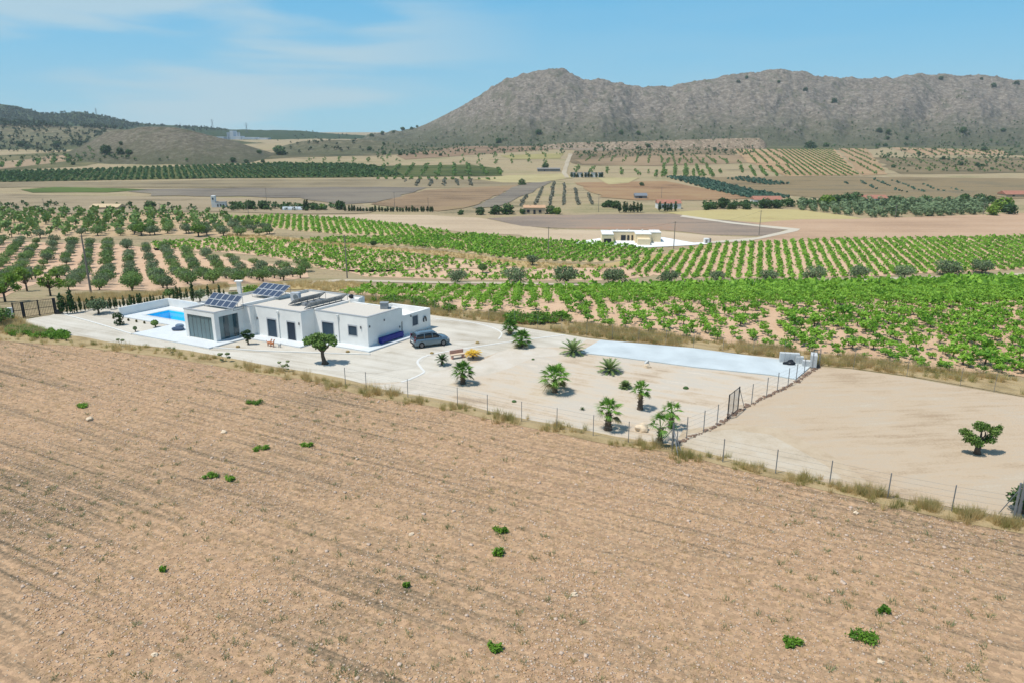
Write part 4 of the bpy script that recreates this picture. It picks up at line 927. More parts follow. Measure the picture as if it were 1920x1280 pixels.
fill([(1033,343),(1050,343),(1123,370),(1120,384),(963,388),(953,384)], 1060, 7, 2.2, LV, 1.0, jit=.05)
fill([(1250,333),(1310,334),(1480,371),(1420,376),(1330,356)], 1150, 2.4, 1.6, TE, 1.3)
fill([(1360,336),(1400,333),(1480,346),(1440,348)], 1250, 3, 2, TE, 1.2)
fill([(1560,345),(1640,336),(1830,358),(1700,362)], 1350, 12, 4, TE, 1.0, .3)
fill([(1230,310),(1330,311),(1350,333),(1232,334)], 1270, 9, 6, T_, .9)
fill([(1065,313),(1215,320),(1215,331),(1068,325)], 1140, 12, 6, T_, .8)
fill([(850,300),(1050,301),(1050,308),(860,309)], 960, 16, 8, T_, .7)
fill([(1080,292),(1350,294),(1370,306),(1250,308),(1090,303)], 1220, 12, 6, T_, .6)
fill([(1378,281),(1455,281),(1480,311),(1415,307)], 1330, 9, 4, T_, .62, .04)
fill([(1460,280),(1560,280),(1610,330),(1475,330),(1475,312)], 1360, 5, 2.5, B_, .95, .02, .04)
fill([(1574,280),(1620,280),(1662,328),(1618,328)], 1420, 10, 4.5, T_, .62)
fill([(1672,278),(1878,282),(1890,291),(1730,292)], 1560, 12, 6, T_, .6)
fill([(1730,318),(1925,320),(1925,324),(1720,323)], 1650, 10, 5, T_, .6)
fill([(140,296),(190,292),(195,300),(120,308),(60,312)], 60, 12, 7, T_, .8)
fill([(0,308),(130,293),(150,297),(40,314),(0,316)], 60, 14, 6, B_, 1.8)
fill([(560,300),(640,296),(760,300),(760,304),(560,306)], 660, 14, 8, T_, .7)
fill([(700,290),(860,286),(860,296),(700,300)], 780, 30, 16, T_, .9, .3)
ORD = ['first', 'second', 'third', 'fourth', 'fifth', 'sixth', 'seventh', 'eighth', 'ninth', 'tenth', 'eleventh', 'twelfth', 'thirteenth', 'fourteenth', 'fifteenth', 'sixteenth', 'seventeenth', 'eighteenth', 'nineteenth', 'twentieth']
def ordn(i):
    if i < 20: return ORD[i]
    tens = {2: 'twenty', 3: 'thirty', 4: 'forty', 5: 'fifty'}[(i+1)//10]
    return (tens[:-1]+'ieth') if (i+1) % 10 == 0 else tens+'-'+ORD[(i+1) % 10-1]
def hillpts(P, n, s0, s1, dst, ymin=0, ymax=5500):
    xs = [p[0] for p in P]; ys = [p[1] for p in P]; k = 0
    while k < n:
        px, py = random.uniform(min(xs), max(xs)), random.uniform(min(ys), max(ys))
        if inpoly(px, py, P):
            q = at(px, py); k += 1
            if ymin < q.y < ymax: dst.append((q.x, q.y, q.z, random.uniform(s0, s1)))
WD = []
hillpts([(-60,200),(0,198),(60,208),(80,215),(150,211),(240,229),(280,235),(380,240),(430,246),(320,248),(240,246),(150,240),(60,240),(-60,236)], 1500, 1.5, 2.6, WD, 1100)
hillpts([(0,236),(120,240),(250,246),(200,250),(150,276),(130,290),(0,285)], 190, 1.0, 2.0, WD, 840)
hillpts([(560,246),(640,250),(690,258),(700,285),(560,290),(500,258)], 60, .8, 1.6, WD)
hillpts([(130,272),(200,245),(180,262),(140,280)], 30, 1.2, 2.0, WD, 840)
hillpts([(1080,286),(1200,282),(1430,282),(1400,292),(1250,294),(1080,296)], 260, .4, 1.1, SH)
hillpts([(700,268),(860,272),(1000,270),(1060,284),(900,292),(740,290)], 200, .4, 1.0, SH)
hillpts([(0,295),(150,290),(400,304),(200,304),(0,306)], 60, .6, 1.4, SH)
hillpts([(420,384),(560,386),(640,390),(640,396),(560,396),(430,396)], 150, .4, .9, SH)
hillpts([(1320,384),(1500,384),(1620,380),(1600,388),(1450,391),(1320,392)], 120, .5, 1.1, SH)
hillpts([(0,384),(230,384),(420,390),(420,398),(0,400)], 60, .4, 1.0, SH)
hillpts([(690,285),(960,262),(1430,278),(1925,262),(1925,300),(1650,300),(1640,278),(1400,278),(1080,290),(900,285),(700,300)], 420, .5, 1.5, SH)
hillpts([(1640,290),(1925,290),(1925,320),(1690,326)], 150, .4, 1.1, SH)
fill([(1650,296),(1925,298),(1925,314),(1700,318)], 1500, 14, 6, T_, .55, .2)
hillpts([(760,262),(900,236),(1100,232),(1400,234),(1925,222),(1925,262),(1430,266),(1000,268)], 420, .4, 1.2, SH)
hillpts([(690,262),(800,240),(1000,145),(1200,170),(1500,140),(1900,150),(1925,260),(1400,262),(900,270)], 260, .35, 1.0, SH)
scatter('orchard_trees', cl_tree, T_, [m_olive_b, m_bark], 'rows of small orchard trees across the far side of the valley', 'orchard')
def rball(seed):
    r = np.random.default_rng(seed); V, Q = leafcloud([(0, 0, 1.5, 1.7, 1.7, 1.3)], 46, .5, r, shell=.7, aspect=.8, flat=1.1); return V, Q, np.zeros(len(Q), int)
scatter('olive_grove', [rball(i) for i in range(4)], OG_, [m_olive], 'dense dark olive grove in front of the arched villa at the right', 'olive grove')
scatter('vineyard_belt', cl_bush, BT, [m_dark_leaf, m_bark], 'dark green belt of far vineyards across the left of the valley', 'vineyard')
scatter('row_bushes', cl_bush, B_, [m_olive_b, m_bark], 'low green bushes in rows on the far terraced fields', 'row crop')
scatter('lavender_rows', cl_bush, LV, [m_lav, m_bark], 'grey stripes of low plants in the middle fields', 'row crop')
scatter('blue_green_rows', cl_bush, TE, [m_teal, m_bark], 'blue green strips of low plants in the brown fields', 'row crop')
scatter('forest_trees', cl_tree, WD, [m_far, m_bark], 'dark pine wood covering the distant hills at the left', 'forest')
scatter('hillside_scrub', cl_tree, SH, [m_dark_leaf, m_bark], 'scattered dark scrub on the mountain slopes', 'scrub')
print('FAR', len(T_), len(B_), len(LV), len(TE), len(WD))
# ---- olives lining the track (individually labelled)
tro = [(858,530,44,'first'),(965,530,50,'second'),(1062,532,56,'third'),(1150,531,50,'fourth'),(1254,530,42,'fifth'),(1343,528,36,'sixth'),(1442,528,40,'seventh'),(1527,525,48,'eighth'),(1610,522,42,'ninth'),(1695,521,42,'tenth'),(1778,517,52,'eleventh'),(1841,513,44,'twelfth')]
tp = [olive(70+i, 3.2, 2.6, 1300, .16, m_olive, nl=9, low=.25) for i in range(3)]
for i, (px, py, wpx, o_) in enumerate(tro):
    p = at(px, py); s = wpx/sc_at(p)/4.3; o = tp[i] if i < 3 else dup(tp[i % 3], p, 0)
    p.z -= .25; o.location = p; o.rotation_euler.z = random.random()*6; o.scale = (s, s, s*.9); o['label'] = o_+' from the left in the row of rounded olive trees along the vineyard track'; o['group'] = 'olive trees along the vineyard track'
for px, py, wpx, m_, lb in [(998,498,30,m_olive,'lone olive tree among the vines above the track, with a clear dark trunk'), (905,512,26,m_olive_b,'pale thin olive tree behind the first two trees of the track row'),
        (700,463,18,m_dark_leaf,'small dark bush alone on the bank between two vineyards'), (283,397,30,m_dark_leaf,'large dark round tree alone beyond the olive orchard'),
        (60,397,14,m_almond,'small yellow green tree at the far left beyond the orchard'), (265,442,34,m_almond,'broad yellow green tree inside the olive orchard'), (372,444,36,m_almond,'broad green tree at the right side of the far orchard'),
        (185,589,46,m_olive,'grey green olive tree inside the plot beside the gate hedge'), (375,566,36,m_olive,'bushy olive tree behind the pool wall beside the tall cypress'), (318,560,28,m_olive_b,'light green bushy tree among the cypresses behind the pool'),
        (428,572,26,m_olive,'grey bush behind the first solar array'), (473,563,44,m_almond,'yellow green bush by the white capped pillar'), (560,568,30,m_almond,'green bush behind the rear solar array'),
        (440,560,22,m_olive,'small grey bush left of the white capped pillar'), (2,612,56,m_olive_b,'dark green tree left of the short white gate wall'),
        (1915,962,80,m_dark_leaf,'dark green tree cut by the right edge behind the steel end post')]:
    p = at(px, py); s = wpx/sc_at(p)/3.9
    t = olive(int(px), 3.1, 2.0, 600, .2 if wpx > 20 else .3, m_, name='tree' if m_ is not m_olive else 'olive_tree', label=lb, cat='tree' if m_ is not m_olive else 'olive tree')
    t.location = p; t.scale = (s, s, s*.9)
# almond trees at left behind the gate
for i, (px, py, wpx, lb) in enumerate([(10,566,74,'leftmost of the three loose bright green almond trees behind the gate'), (51,546,60,'middle almond tree behind the gate, set further back'), (95,555,64,'right almond tree behind the gate, standing over its shadow')]):
    p = at(px, py); s = wpx/sc_at(p)/5.2; r = random.Random(i+5); t = thing('almond_tree', lb, 'almond tree', p, 0, 'almond trees behind the gate', s); lobes = []; tk = [([(0, 0, -.1), (0, 0, 1.2)], [.16, .12])]
    for k in range(13):
        a = r.uniform(0, 6.28); d = r.uniform(.3, 2.1); z = 1.6+r.uniform(0, 2.2)-d*.15; lobes.append((d*math.cos(a), d*math.sin(a), z, .62, .62, .5)); tk.append(([(0, 0, 1.1), (d*.5*math.cos(a), d*.5*math.sin(a), 1.2+(z-1.2)*.6), (d*math.cos(a), d*math.sin(a), z)], [.08, .05, .02]))
    tree_parts('', lobes, 900, .2, tk, m_almond, i+3, t, shell=.2)
# hero olive in the yard: bent trunk, flat clipped clouds
p = at(607, 682); t = thing('olive_tree', 'old clipped olive tree with a thick bent trunk standing in the gravel yard', 'olive tree', p)
s1 = 1/sc_at(p)
def hp(dx, dy, dep=0): return (dx*s1, dep, -dy*s1*1.03)
lobes = [(*hp(-20, -45), .85, .8, .42), (*hp(-4, -40, -.4), .75, .8, .42), (*hp(-10, -50, .4), .7, .7, .36), (*hp(13, -47, .2), .85, .8, .42), (*hp(22, -41, -.2), .5, .55, .34), (*hp(1, -32), .45, .5, .3), (*hp(-29, -40), .38, .45, .26), (*hp(4, -51), .5, .5, .3)]
tree_parts('', lobes, 2600, .12, [([hp(3, 1), hp(1, -6), hp(-1, -16), hp(-1, -26), hp(2, -34)], [.40, .23, .18, .17, .12]), ([hp(-1, -22), hp(10, -32), hp(14, -40)], [.16, .1, .05]), ([hp(-1, -24), hp(-12, -34), hp(-18, -40)], [.16, .1, .05]), ([hp(0, -26), hp(-4, -40)], [.12, .05]),
    ([hp(4, 1.5), hp(-3, -3)], [.3, .2])], m_olive_b, 3, t, shell=.5)
# carob-like tree in the bare plot
hp0 = None
p = at(1831, 850); t = thing('carob_tree', 'dark open crowned tree standing alone on the bare beige plot', 'tree', p); s1 = 1/sc_at(p)
lobes = [(*hp(-28, -42), .48, .42, .33), (*hp(-17, -33, -.2), .50, .5, .36), (*hp(1, -53, .1), .62, .55, .36), (*hp(-8, -25, -.3), .50, .5, .28), (*hp(25, -44), .50, .48, .40), (*hp(34, -52), .24, .3, .24), (*hp(19, -29), .48, .5, .34), (*hp(9, -24, .4), .3, .4, .2), (*hp(-37, -45), .18, .2, .15), (*hp(-20, -24, .3), .25, .3, .18)]
tree_parts('', lobes, 4200, .075, [([hp(1, 1), hp(0, -8), hp(1, -16)], [.30, .2, .2]), ([hp(1, -14), hp(-8, -24), hp(-24, -37)], [.14, .1, .04]), ([hp(1, -14), hp(2, -30), hp(1, -46)], [.14, .1, .04]), ([hp(1, -14), hp(12, -24), hp(24, -40)], [.14, .1, .04]), ([hp(3, -28), hp(10, -36), hp(8, -44)], [.1, .07, .03])], leaf('carob_leaf', (52,92,30), (124,150,70), 1.2, .3, k=1), 9, t, shell=.3, flat=.3)
# clipped shrubs
def pom(name, label, cat, px, py, balls, stems, mat=m_cyp, group=None):
    p = at(px, py); s1 = 1/sc_at(p); t = thing(name, label, cat, p, 0, group); r = np.random.default_rng(int(px))
    lobes = [(dx*s1, 0, -dy*s1, rx*s1, rx*s1, rz*s1) for dx, dy, rx, rz in balls]; V, Q = leafcloud(lobes, 900, .07, r, shell=.8, aspect=.8, flat=1.2); Vb = MB()
    for i, l in enumerate(lobes): Vb.blob(l[:3], tuple(x*.86 for x in l[3:]), i, .08, 2)
    V2, Q2 = mbq(Vb); V, Q, M = join([(V, Q), (V2, Q2)]); npmesh('foliage', V, Q, mat, None, t); mb = MB()
    for a, b, rr in stems: mb.tube([(a[0]*s1, 0, -a[1]*s1), (b[0]*s1, 0, -b[1]*s1)], rr, 6)
    mb.build('stem', m_bark, t); return t
pom('topiary_shrub', 'dark topiary clipped into two stacked pads beside the pool terrace', 'topiary', 225, 610, [(-3, -20, 8, 5), (4, -15, 5, 5.5), (0, -10, 4.5, 3), (-3, -6, 7, 5), (5, -4, 4.5, 3.5)], [((0, 0), (1, -20), .09)])
pom('ball_shrub', 'clipped ball shrub on a short stem in front of the pool', 'topiary', 292, 614, [(-1, -9, 6.5, 5)], [((0, 0), (0, -8), .08)], m_olive_b)
pom('young_shrub', 'thin grey sapling on the gravel left of the pavilion terrace', 'shrub', 254, 622, [(0, -7, 3.2, 3)], [((0, 0), (0, -7), .06)], m_olive)
pom('bonsai_pine', 'cloud-pruned dark bonsai tree in front of the pavilion side wall', 'bonsai tree', 466, 646, [(-8, -22, 4.5, 3.4), (0, -25, 6, 3.6), (-3, -16, 6, 4), (8, -17, 5, 4), (2, -12, 4, 3), (-2, -8, 3.5, 2.6)], [((0, 0), (-1, -8), .09), ((-1, -8), (2, -16), .07), ((-1, -8), (-6, -20), .05), ((1, -12), (7, -17), .05)])
for i, (px, py) in enumerate([(241, 602), (256, 604.5), (271, 607), (213, 598)]):
    pom('small_shrub', ['leftmost of three tiny seedlings along the pool terrace edge', 'middle of three tiny seedlings along the pool terrace edge', 'rightmost of three tiny seedlings along the pool terrace edge', 'tiny plant left of the stacked topiary'][i], 'seedling', px, py, [(0, -2.5, 1.2, 2)], [((0, 0), (0, -2), .04)], m_palm_old, 'seedlings by the pool')
for px, py, lb in [(446, 651, 'small dry yellowish plant on the gravel below the pavilion corner'), (652, 660, 'small dry yellowish plant on the kerb below the square window'), (1010-200, 663, 'tiny dry plant beside the curved kerb by the car'), (895, 643.5, 'tiny dry plant above the yellow leaved plant')]:
    pom('small_shrub', lb, 'seedling', px, py, [(0, -1.5, 3, 1.5)], [((0, 0), (0, -1), .04)], m_dry)
# prickly pears / tall weeds on the verge
def pear(label, px, py, pads):
    p = g(px, py); s1 = 1/sc_at((*p, 0)); t = thing('flowering_fennel', label, 'tall weed', (*p, 0), group='tall umbrella-headed weeds on the verge'); mb = MB(); st = MB()
    for dx, dy, r1, rr in pads: mb.blob((dx*s1, 0, -dy*s1), (r1*s1, r1*s1*.8, rr*s1), dx, .2, 2); st.tube([(0, 0, 0), (dx*.4*s1, 0, -dy*.5*s1), (dx*s1, 0, -dy*s1)], .02, 4)
    mb.build('flower_head', leaf('fennel_head', (100,116,72), (150,158,110), 3, .2), t); st.build('stem', m_drygreen, t)
pear('tall weed with two broad flat heads against the gravel yard', 422, 678, [(-8, -15, 5.5, 3), (6, -16, 5, 2.6), (8, -9, 4, 2), (-6, -4, 4, 1.6)])
pear('tall weed with five small flat heads, right of the broad-headed one', 533, 696, [(-8, -18, 4, 2.2), (8, -20, 4, 1.8), (5, -14, 3.2, 2), (8, -11, 3, 1.4), (-1, -11, 4, 2.4), (7, -5, 3, 1.6)])
pear('tall weed with dark flat head at the left of the verge', 226, 650, [(-3, -14, 3.5, 2), (5, -13, 4, 2)])
pear('low pair of weed heads between the pool and the pavilion front', 322, 661, [(-4, -10, 4, 1.6), (5, -9, 2.4, 1.6)])
# ---- cypress hedge
def cyp(seed, n=120):
    r = np.random.default_rng(seed); V, Q = leafcloud([(0, 0, .55, .17, .17, .42), (0, 0, .35, .19, .19, .32), (0, 0, .8, .09, .09, .22)], n, .07, r, shell=.5, aspect=.6, flat=.3); return V, Q
cyr = []
for i in range(3):
    t = thing('cypress', '', 'cypress'); V, Q = cyp(i+200, 220); npmesh('foliage', V, Q, m_cyp, None, t); mb = MB(); mb.tube([(0, 0, -.05), (0, 0, .3)], .02, 5); mb.build('trunk', m_bark, t); cyr.append(t)
hed = [(118,590,42,15),(136,588,44,15),(127,589,30,5),(152,585,30,7),(145,587,20,4),(160,584,18,4),(166,582,24,8),(176,581,26,8),(196,579,22,6),(208,581,24,7),(203,580,16,4),(215,579,20,5),(219,578.5,22,6),(226,577.5,14,4),(233,577,22,6),(240,576.5,16,4),(246,576,24,9),(253,575,20,6),(260,573.5,24,7),(265,573,24,7),(272,572,12,4),(277,571,14,5),(283,570,18,6),(289,569,16,5),(295,568,10,4),(301,567,12,4),(307,566,14,5),(327,564,24,5),(333,563.5,28,8),(340,563,24,7),(346,561,12,4),(351,560.5,20,6),(362,567,38,9),(391,560,26,7),(397,558,16,5),(404,556,12,4),(412,555,22,6),(420,553,10,4)]
cu = set()
for i, (px, py, hh, ww) in enumerate(hed):
    p = at(px, py); s1 = 1/sc_at(p); k = i % 3; sc = (ww*s1/.4, ww*s1/.4, hh*s1*1.05); big = hh >= 38
    lb = {0: 'thickest clipped cypress right beside the gate motor', 1: 'second thick cypress from the gate, in the hedge row', 32: 'tallest cypress, dark column beside the bushy olive behind the pool'}.get(i, 'slim cypress, '+ordn(i)+' from the gate along the back boundary hedge')
    o = cyr[k] if k not in cu else dup(cyr[k], p); cu.add(k); o.location = p; o.scale = sc; o.rotation_euler.z = i; o['label'] = lb; o['group'] = 'cypresses along the back boundary'
# ---- palms
def fanpalm(label, px, py, wpx, hpx, trunk_px, trunk_w, nf, seed, sparse=False, group='fan palms in the gravel garden'):
    p = at(px, py); s1 = 1/sc_at(p); r = random.Random(seed); t = thing('fan_palm', label, 'palm', p, r.random()*6, group); th_ = trunk_px*s1; R = wpx*.57*s1; hh = hpx*s1
    mb = MB(); k = trunk_w*s1; mb.tube([(0, 0, -.05), (0, 0, th_*.25), (0, 0, th_*.7), (0, 0, th_)], [k*.75, k*.52, k*.42, k*.5], 9)
    for i in range(26):
        a = i*2.4; z = th_*(.15+.8*i/26); mb.tube([(k*.35*math.cos(a), k*.35*math.sin(a), z), (k*.75*math.cos(a), k*.75*math.sin(a), z+.12)], [.05, .02], 4)
    mb.build('trunk', m_bark, t); V = []; Q = []; V3 = []; Q3 = []
    for i in range(nf):
        a = i*2.39996+r.uniform(-.25, .25); f = (i+.5)/nf; el = math.radians(82-f*112) if not sparse else math.radians(80-f*105)
        Lp = R*r.uniform(.46, .66); fr_ = R*r.uniform(.48, .60); dh = Vector((math.cos(a), math.sin(a), 0)); dv = Vector((0, 0, 1))
        d = dh*math.cos(el)+dv*math.sin(el); hub = Vector((0, 0, th_))+d*Lp*(.9 if el > 0 else .8)+dv*(hh-th_)*.12; side = dh.cross(dv).normalized(); n_ = 14; nrm = side.cross(d).normalized()
        old = f > .88 and not sparse; DV, DQ = (V3, Q3) if old else (V, Q); tw = r.uniform(-.5, .5); side2 = side*math.cos(tw)+nrm*math.sin(tw); nrm2 = nrm*math.cos(tw)-side*math.sin(tw)
        b0 = Vector((0, 0, th_)); w_ = side*.025; m = len(DV); DV += [tuple(b0-w_), tuple(b0+w_), tuple(hub+w_), tuple(hub-w_)]; DQ.append((m, m+1, m+2, m+3))
        for j in range(n_):
            q = (j-(n_-1)/2)/((n_-1)/2)*1.75; q2 = q+.22; c_ = lambda x: (d*math.cos(x)+side2*math.sin(x))
            ln = fr_*(1-.22*abs(q)/1.75)*r.uniform(.9, 1.08); m = len(DV); e1 = c_(q); mid = c_((q+q2)/2)
            DV += [tuple(hub), tuple(hub+c_(q-.03)*ln*.40+nrm2*.04*(j % 2)), tuple(hub+mid*ln-dv*ln*.28), tuple(hub+c_(q2+.03)*ln*.40-nrm2*.03)]; DQ.append((m, m+1, m+2, m+3))
    npmesh('fronds', V, Q, m_palm, None, t)
    if V3: npmesh('old_fronds', V3, Q3, m_palm_old, None, t)
    return t
fanpalm('bushy fan palm nearest the curved kerb, in front of the pink bench', 868, 719, 48, 49, 20, 9, 26, 1)
fanpalm('widest fan palm, full crown over a wide shadow in the middle of the garden', 1040, 735, 60, 57, 24, 9, 30, 2)
fanpalm('small fan palm at the back by the fence, left of a near twin', 956, 627, 34, 31, 12, 6, 34, 3)
fanpalm('fan palm at the back with two short stems, right of a near twin', 977, 650, 42, 40, 10, 8, 36, 4)
fanpalm('fan palm with a thick flared trunk closest to the front fence', 1140, 805, 56, 66, 34, 12, 20, 5)
fanpalm('fan palm with a straight bare trunk behind the front row', 1200, 767, 42, 60, 34, 9, 20, 6)
fanpalm('thin fan palm with few separate leaves at the fence corner', 1237, 830, 62, 66, 30, 10, 11, 7, True)
fanpalm('thin fan palm with ragged leaves just behind the fence corner palm', 1258, 801, 44, 64, 30, 9, 13, 8, True)
def pinnate(name, label, px, py, wpx, hpx, trunk_px, tw, nf, mat, seed, cat='palm', up=75, lo=-5, leafl=.2, group=None):
    p = at(px, py); s1 = 1/sc_at(p); r = random.Random(seed); t = thing(name, label, cat, p, r.random()*6, group); th_ = trunk_px*s1; R = wpx*.5*s1*1.1; k = tw*s1*.5
    mb = MB(); mb.blob((0, 0, th_*.5), (k, k, max(th_*.6, .08)), seed, .2, 2); mb.build('trunk', m_bark, t); V = []; Q = []
    for i in range(nf):
        a = i*2.39996; f = (i+.5)/nf; el = math.radians(up-(up-lo)*f); dh = Vector((math.cos(a), math.sin(a), 0)); Lr = R*r.uniform(.9, 1.1); b = Vector((0, 0, th_)); side = Vector((-dh.y, dh.x, 0)); n_ = 9; prev = b
        for j in range(n_):
            e2 = el-math.radians(38)*(j/n_)**1.3; nx = prev+(dh*math.cos(e2)+Vector((0, 0, 1))*math.sin(e2))*Lr/n_; d = (nx-prev).normalized()
            m = len(V); w_ = side*.02; V += [tuple(prev-w_), tuple(prev+w_), tuple(nx+w_), tuple(nx-w_)]; Q.append((m, m+1, m+2, m+3))
            if j > 0:
                ll = leafl*R*(1.15-.7*abs(j/n_-.45))
                for sg in (-1, 1):
                    tip = nx+side*sg*ll*.8+d*ll*.7+Vector((0, 0, ll*.15)); m = len(V); q = d*.05; V += [tuple(prev), tuple((prev+nx)/2+q), tuple(tip), tuple(prev+d*Lr/n_*.2)]; Q.append((m, m+1, m+2, m+3))
                    tip = tip+d*Lr/n_*.5; m = len(V); mid = (prev+nx)/2; V += [tuple(mid), tuple(nx+q), tuple(tip), tuple(mid+d*.03)]; Q.append((m, m+1, m+2, m+3))
            prev = nx
    npmesh('fronds', V, Q, mat, None, t); return t
m_dp = leaf('date_palm_leaf', (66,96,40), (140,160,96), 2, .2, k=.9)
pinnate('date_palm', 'young date palm with stiff fronds at the left end of the pale slab', 1074, 663, 44, 34, 5, 9, 34, m_dp, 11, group='young date palms')
pinnate('date_palm', 'young star-shaped date palm beside the front edge of the pale slab', 1143, 697, 44, 30, 4, 8, 36, m_dp, 12, group='young date palms')
pinnate('dwarf_palm', 'short bushy dwarf palm left of the straight trunked fan palm', 1172, 727, 20, 20, 3, 9, 44, m_dp, 13, up=85, lo=0, leafl=.35)
pinnate('cycad', 'small dark cycad on a stub trunk left of the pink bench', 829, 684, 23, 24, 9, 5, 30, m_dark_leaf, 14, 'cycad', up=80, lo=0, leafl=.25)
pinnate('yellow_cycad', 'flat topped cycad with golden yellow leaves right of the pink bench', 887, 672, 26, 16, 9, 5, 30, m_yellow, 15, 'cycad', up=38, lo=8, leafl=.3)
pinnate('agave', 'tiny dark agave between the wide palm and the front fence', 1092, 768, 9, 8, 1, 3, 14, m_dark_leaf, 16, 'agave', up=80, lo=10)
# cushion cacti, boulders, bench
for px, py, rx, lb in [(999.5, 674, 3.2, 'smallest round dark cactus left of the date palm'), (964, 753, 4.8, 'round dark cactus near the front fence, left of the widest palm'), (1286, 728, 5.6, 'largest round dark cactus, alone near the side fence')]:
    p = at(px, py); s1 = 1/sc_at(p); t = thing('barrel_cactus', lb, 'cactus', p, 0, 'round cacti in the gravel'); mb = MB(); R = rx*s1
    vs = []; n = 28
    for j in range(8):
        ph = math.pi*.5*j/7
        for k in range(n): q = R*(1-.10*(k % 2)); vs.append((q*math.cos(ph)*math.cos(6.283*k/n), q*math.cos(ph)*math.sin(6.283*k/n), .85*R*math.sin(ph)))
    mb.add(vs, [(j*n+k, j*n+(k+1) % n, (j+1)*n+(k+1) % n, (j+1)*n+k) for j in range(7) for k in range(n)]); mb.build('body', m_dark_leaf, t)
m_rock = plain('pale_limestone', (226,204,174), .9, .18, 1.5, k=.85, bump=.6)
def rockb(label, px, py, rx, rz, seed, name='boulder', dy=0):
    p = at(px, py); s1 = 1/sc_at(p); mb = MB(); mb.blob((0, 0, rz*s1*.7), (rx*s1, rx*s1*.8, rz*s1), seed, .35, 3, nf=1.1); o = mb.build(name, m_rock); o.location = p; return tag(o, label, 'boulder')
rockb('large pale boulder behind the front fence right of the flared palm', 1202, 806, 13, 8.5, 3)
o = rockb('brown boulder with an upright white slab on top, by the pale slab', 1213.5, 688, 6.5, 4, 8)
p = at(1213.5, 688); s1 = 1/sc_at(p); q = MB(); q.add([(-5*s1, 0, 6*s1), (4*s1, .1, 5*s1), (2.5*s1, 0, 14*s1), (-4*s1, .1, 9*s1), (-5*s1, .25, 6*s1), (4*s1, .35, 5*s1), (2.5*s1, .25, 14*s1), (-4*s1, .35, 9*s1)], [(0, 1, 2, 3), (7, 6, 5, 4), (0, 4, 5, 1), (1, 5, 6, 2), (2, 6, 7, 3), (3, 7, 4, 0)])
o2 = q.build('white_stone', m_block); o2.location = p; tag(o2, 'upright white stone slab set on the brown boulder', 'stone')
t = thing('garden_bench', 'low pinkish garden bench between the cycad and the yellow plant', 'bench', (*g(858, 671), 0), math.radians(28)); m_pink = plain('pinkish_stone', (206,160,140), .8, .08, 4)
q = MB(); q.box(-.75, .75, -.25, .25, .38, .48); q.build('seat', plain('cream_stone', (230,206,178), .8, .06, 4), t); q = MB(); q.box(-.75, .75, .2, .32, .48, .85); q.build('backrest', m_pink, t)
for sx_ in (-.6, .6): q = MB(); q.box(sx_-.08, sx_+.08, -.2, .2, 0, .38); q.build('leg', m_pink, t)
# ================================================================= MIDDLE DISTANCE BUILDINGS
m_cream = plain('cream_cladding', (236,216,178), .8, .04, 1, k=.85)
m_white = plain('bright_white_paint', (240,238,232), .8, .03, 1, k=.82)
m_tile_r = plain('terracotta_roof', (184,128,106), .9, .12, 1.2, k=.72)
m_beige = plain('beige_wall', (206,184,150), .9, .08, 1); m_greyw = plain('grey_blockwork', (150,146,138), .9, .08, 1); m_win = plain('dark_window', (44,50,56), .3, .1, 1, k=.8)
sheet('house_terrace', wpoly([(1070,456),(1128,447),(1180,445),(1245,446),(1300,456),(1332,455),(1331,458),(1290,461),(1210,465),(1120,461)]), plain('white_concrete', (238,238,234), .8, .03, .5, k=.85), .12)
def bld(name, label, px, py, ang=0, cat='house', group=None):
    p = at(px, py); return thing(name, label, cat, (p.x, p.y, p.z), ang, group), 1/sc_at(p), p
def bx(mb, s, x0, x1, y0, y1, z0, z1, m=0): mb.box(x0*s, x1*s, y0*s, y1*s, z0*s, z1*s, m)
t, s, p = bld('modern_house', 'cream flat-roofed modern house with an L-shaped front on a white terrace', 1128.7, 457.5, math.radians(-4))
mb = MB(); bx(mb, s, 0, 21, 0, 60, -4, 17); bx(mb, s, 21, 63, 40, 60, -4, 17.5); bx(mb, s, 63, 92, 8, 62, -4, 17); bx(mb, s, 93, 112, 26, 62, -4, 18); vb
mb.build('wall', m_cream, t); mb = MB(); e = 1.2
for a in [(0, 21, 0, 60, 17), (21.1, 62.9, 40, 60, 17.5), (63, 92, 8, 62, 17), (93, 112, 26, 62, 18)]: bx(mb, s, a[0]-.4, a[1]+.4, a[2]-.4, a[3]+.4, a[4], a[4]+.9)
mb.build('roof', m_white, t); mb = MB(); bx(mb, s, 65, 88, -14, 8, -4, 11); mb.build('garage_box', m_cream, t)
mb = MB(); bx(mb, s, 3.5, 17, -.4, 0, -3, 9.5); mb.build('garage_door', m_win, t)
for a, b, z in ((38, 47, 11), (50, 54, 11), (58, 61, 11)): mb = MB(); bx(mb, s, a, b, 39.2, 40, -3, z); mb.build('window', m_win, t)
mb = MB(); bx(mb, s, 21, 21.5, 22, 34, -3, 9); mb.build('window', m_win, t)
for a in (30, 52, 78, 100): mb = MB(); bx(mb, s, a, a+2, 50, 52, 17, 21); mb.build('chimney', m_white, t)
t, s, p = bld('utility_hut', 'small white electrical hut with a grey door at the end of the dirt track', 1326, 457, 0, 'hut'); mb = MB(); bx(mb, s, -5, 4, 0, 10, 0, 9); mb.build('wall', m_white, t); mb = MB(); bx(mb, s, 4, 7, -.3, 9, 0, 9.5); bx(mb, s, -3.5, 0, -.4, 0, 0, 7); mb.build('door', m_greyw, t)
t, s, p = bld('tower_house', 'small white farmhouse with a square tower in the dry fields at the left', 410, 390, .2); mb = MB(); bx(mb, s, -12, -5, 0, 12, 0, 22); bx(mb, s, -5, 13, 0, 14, 0, 10); mb.build('wall', m_white, t)
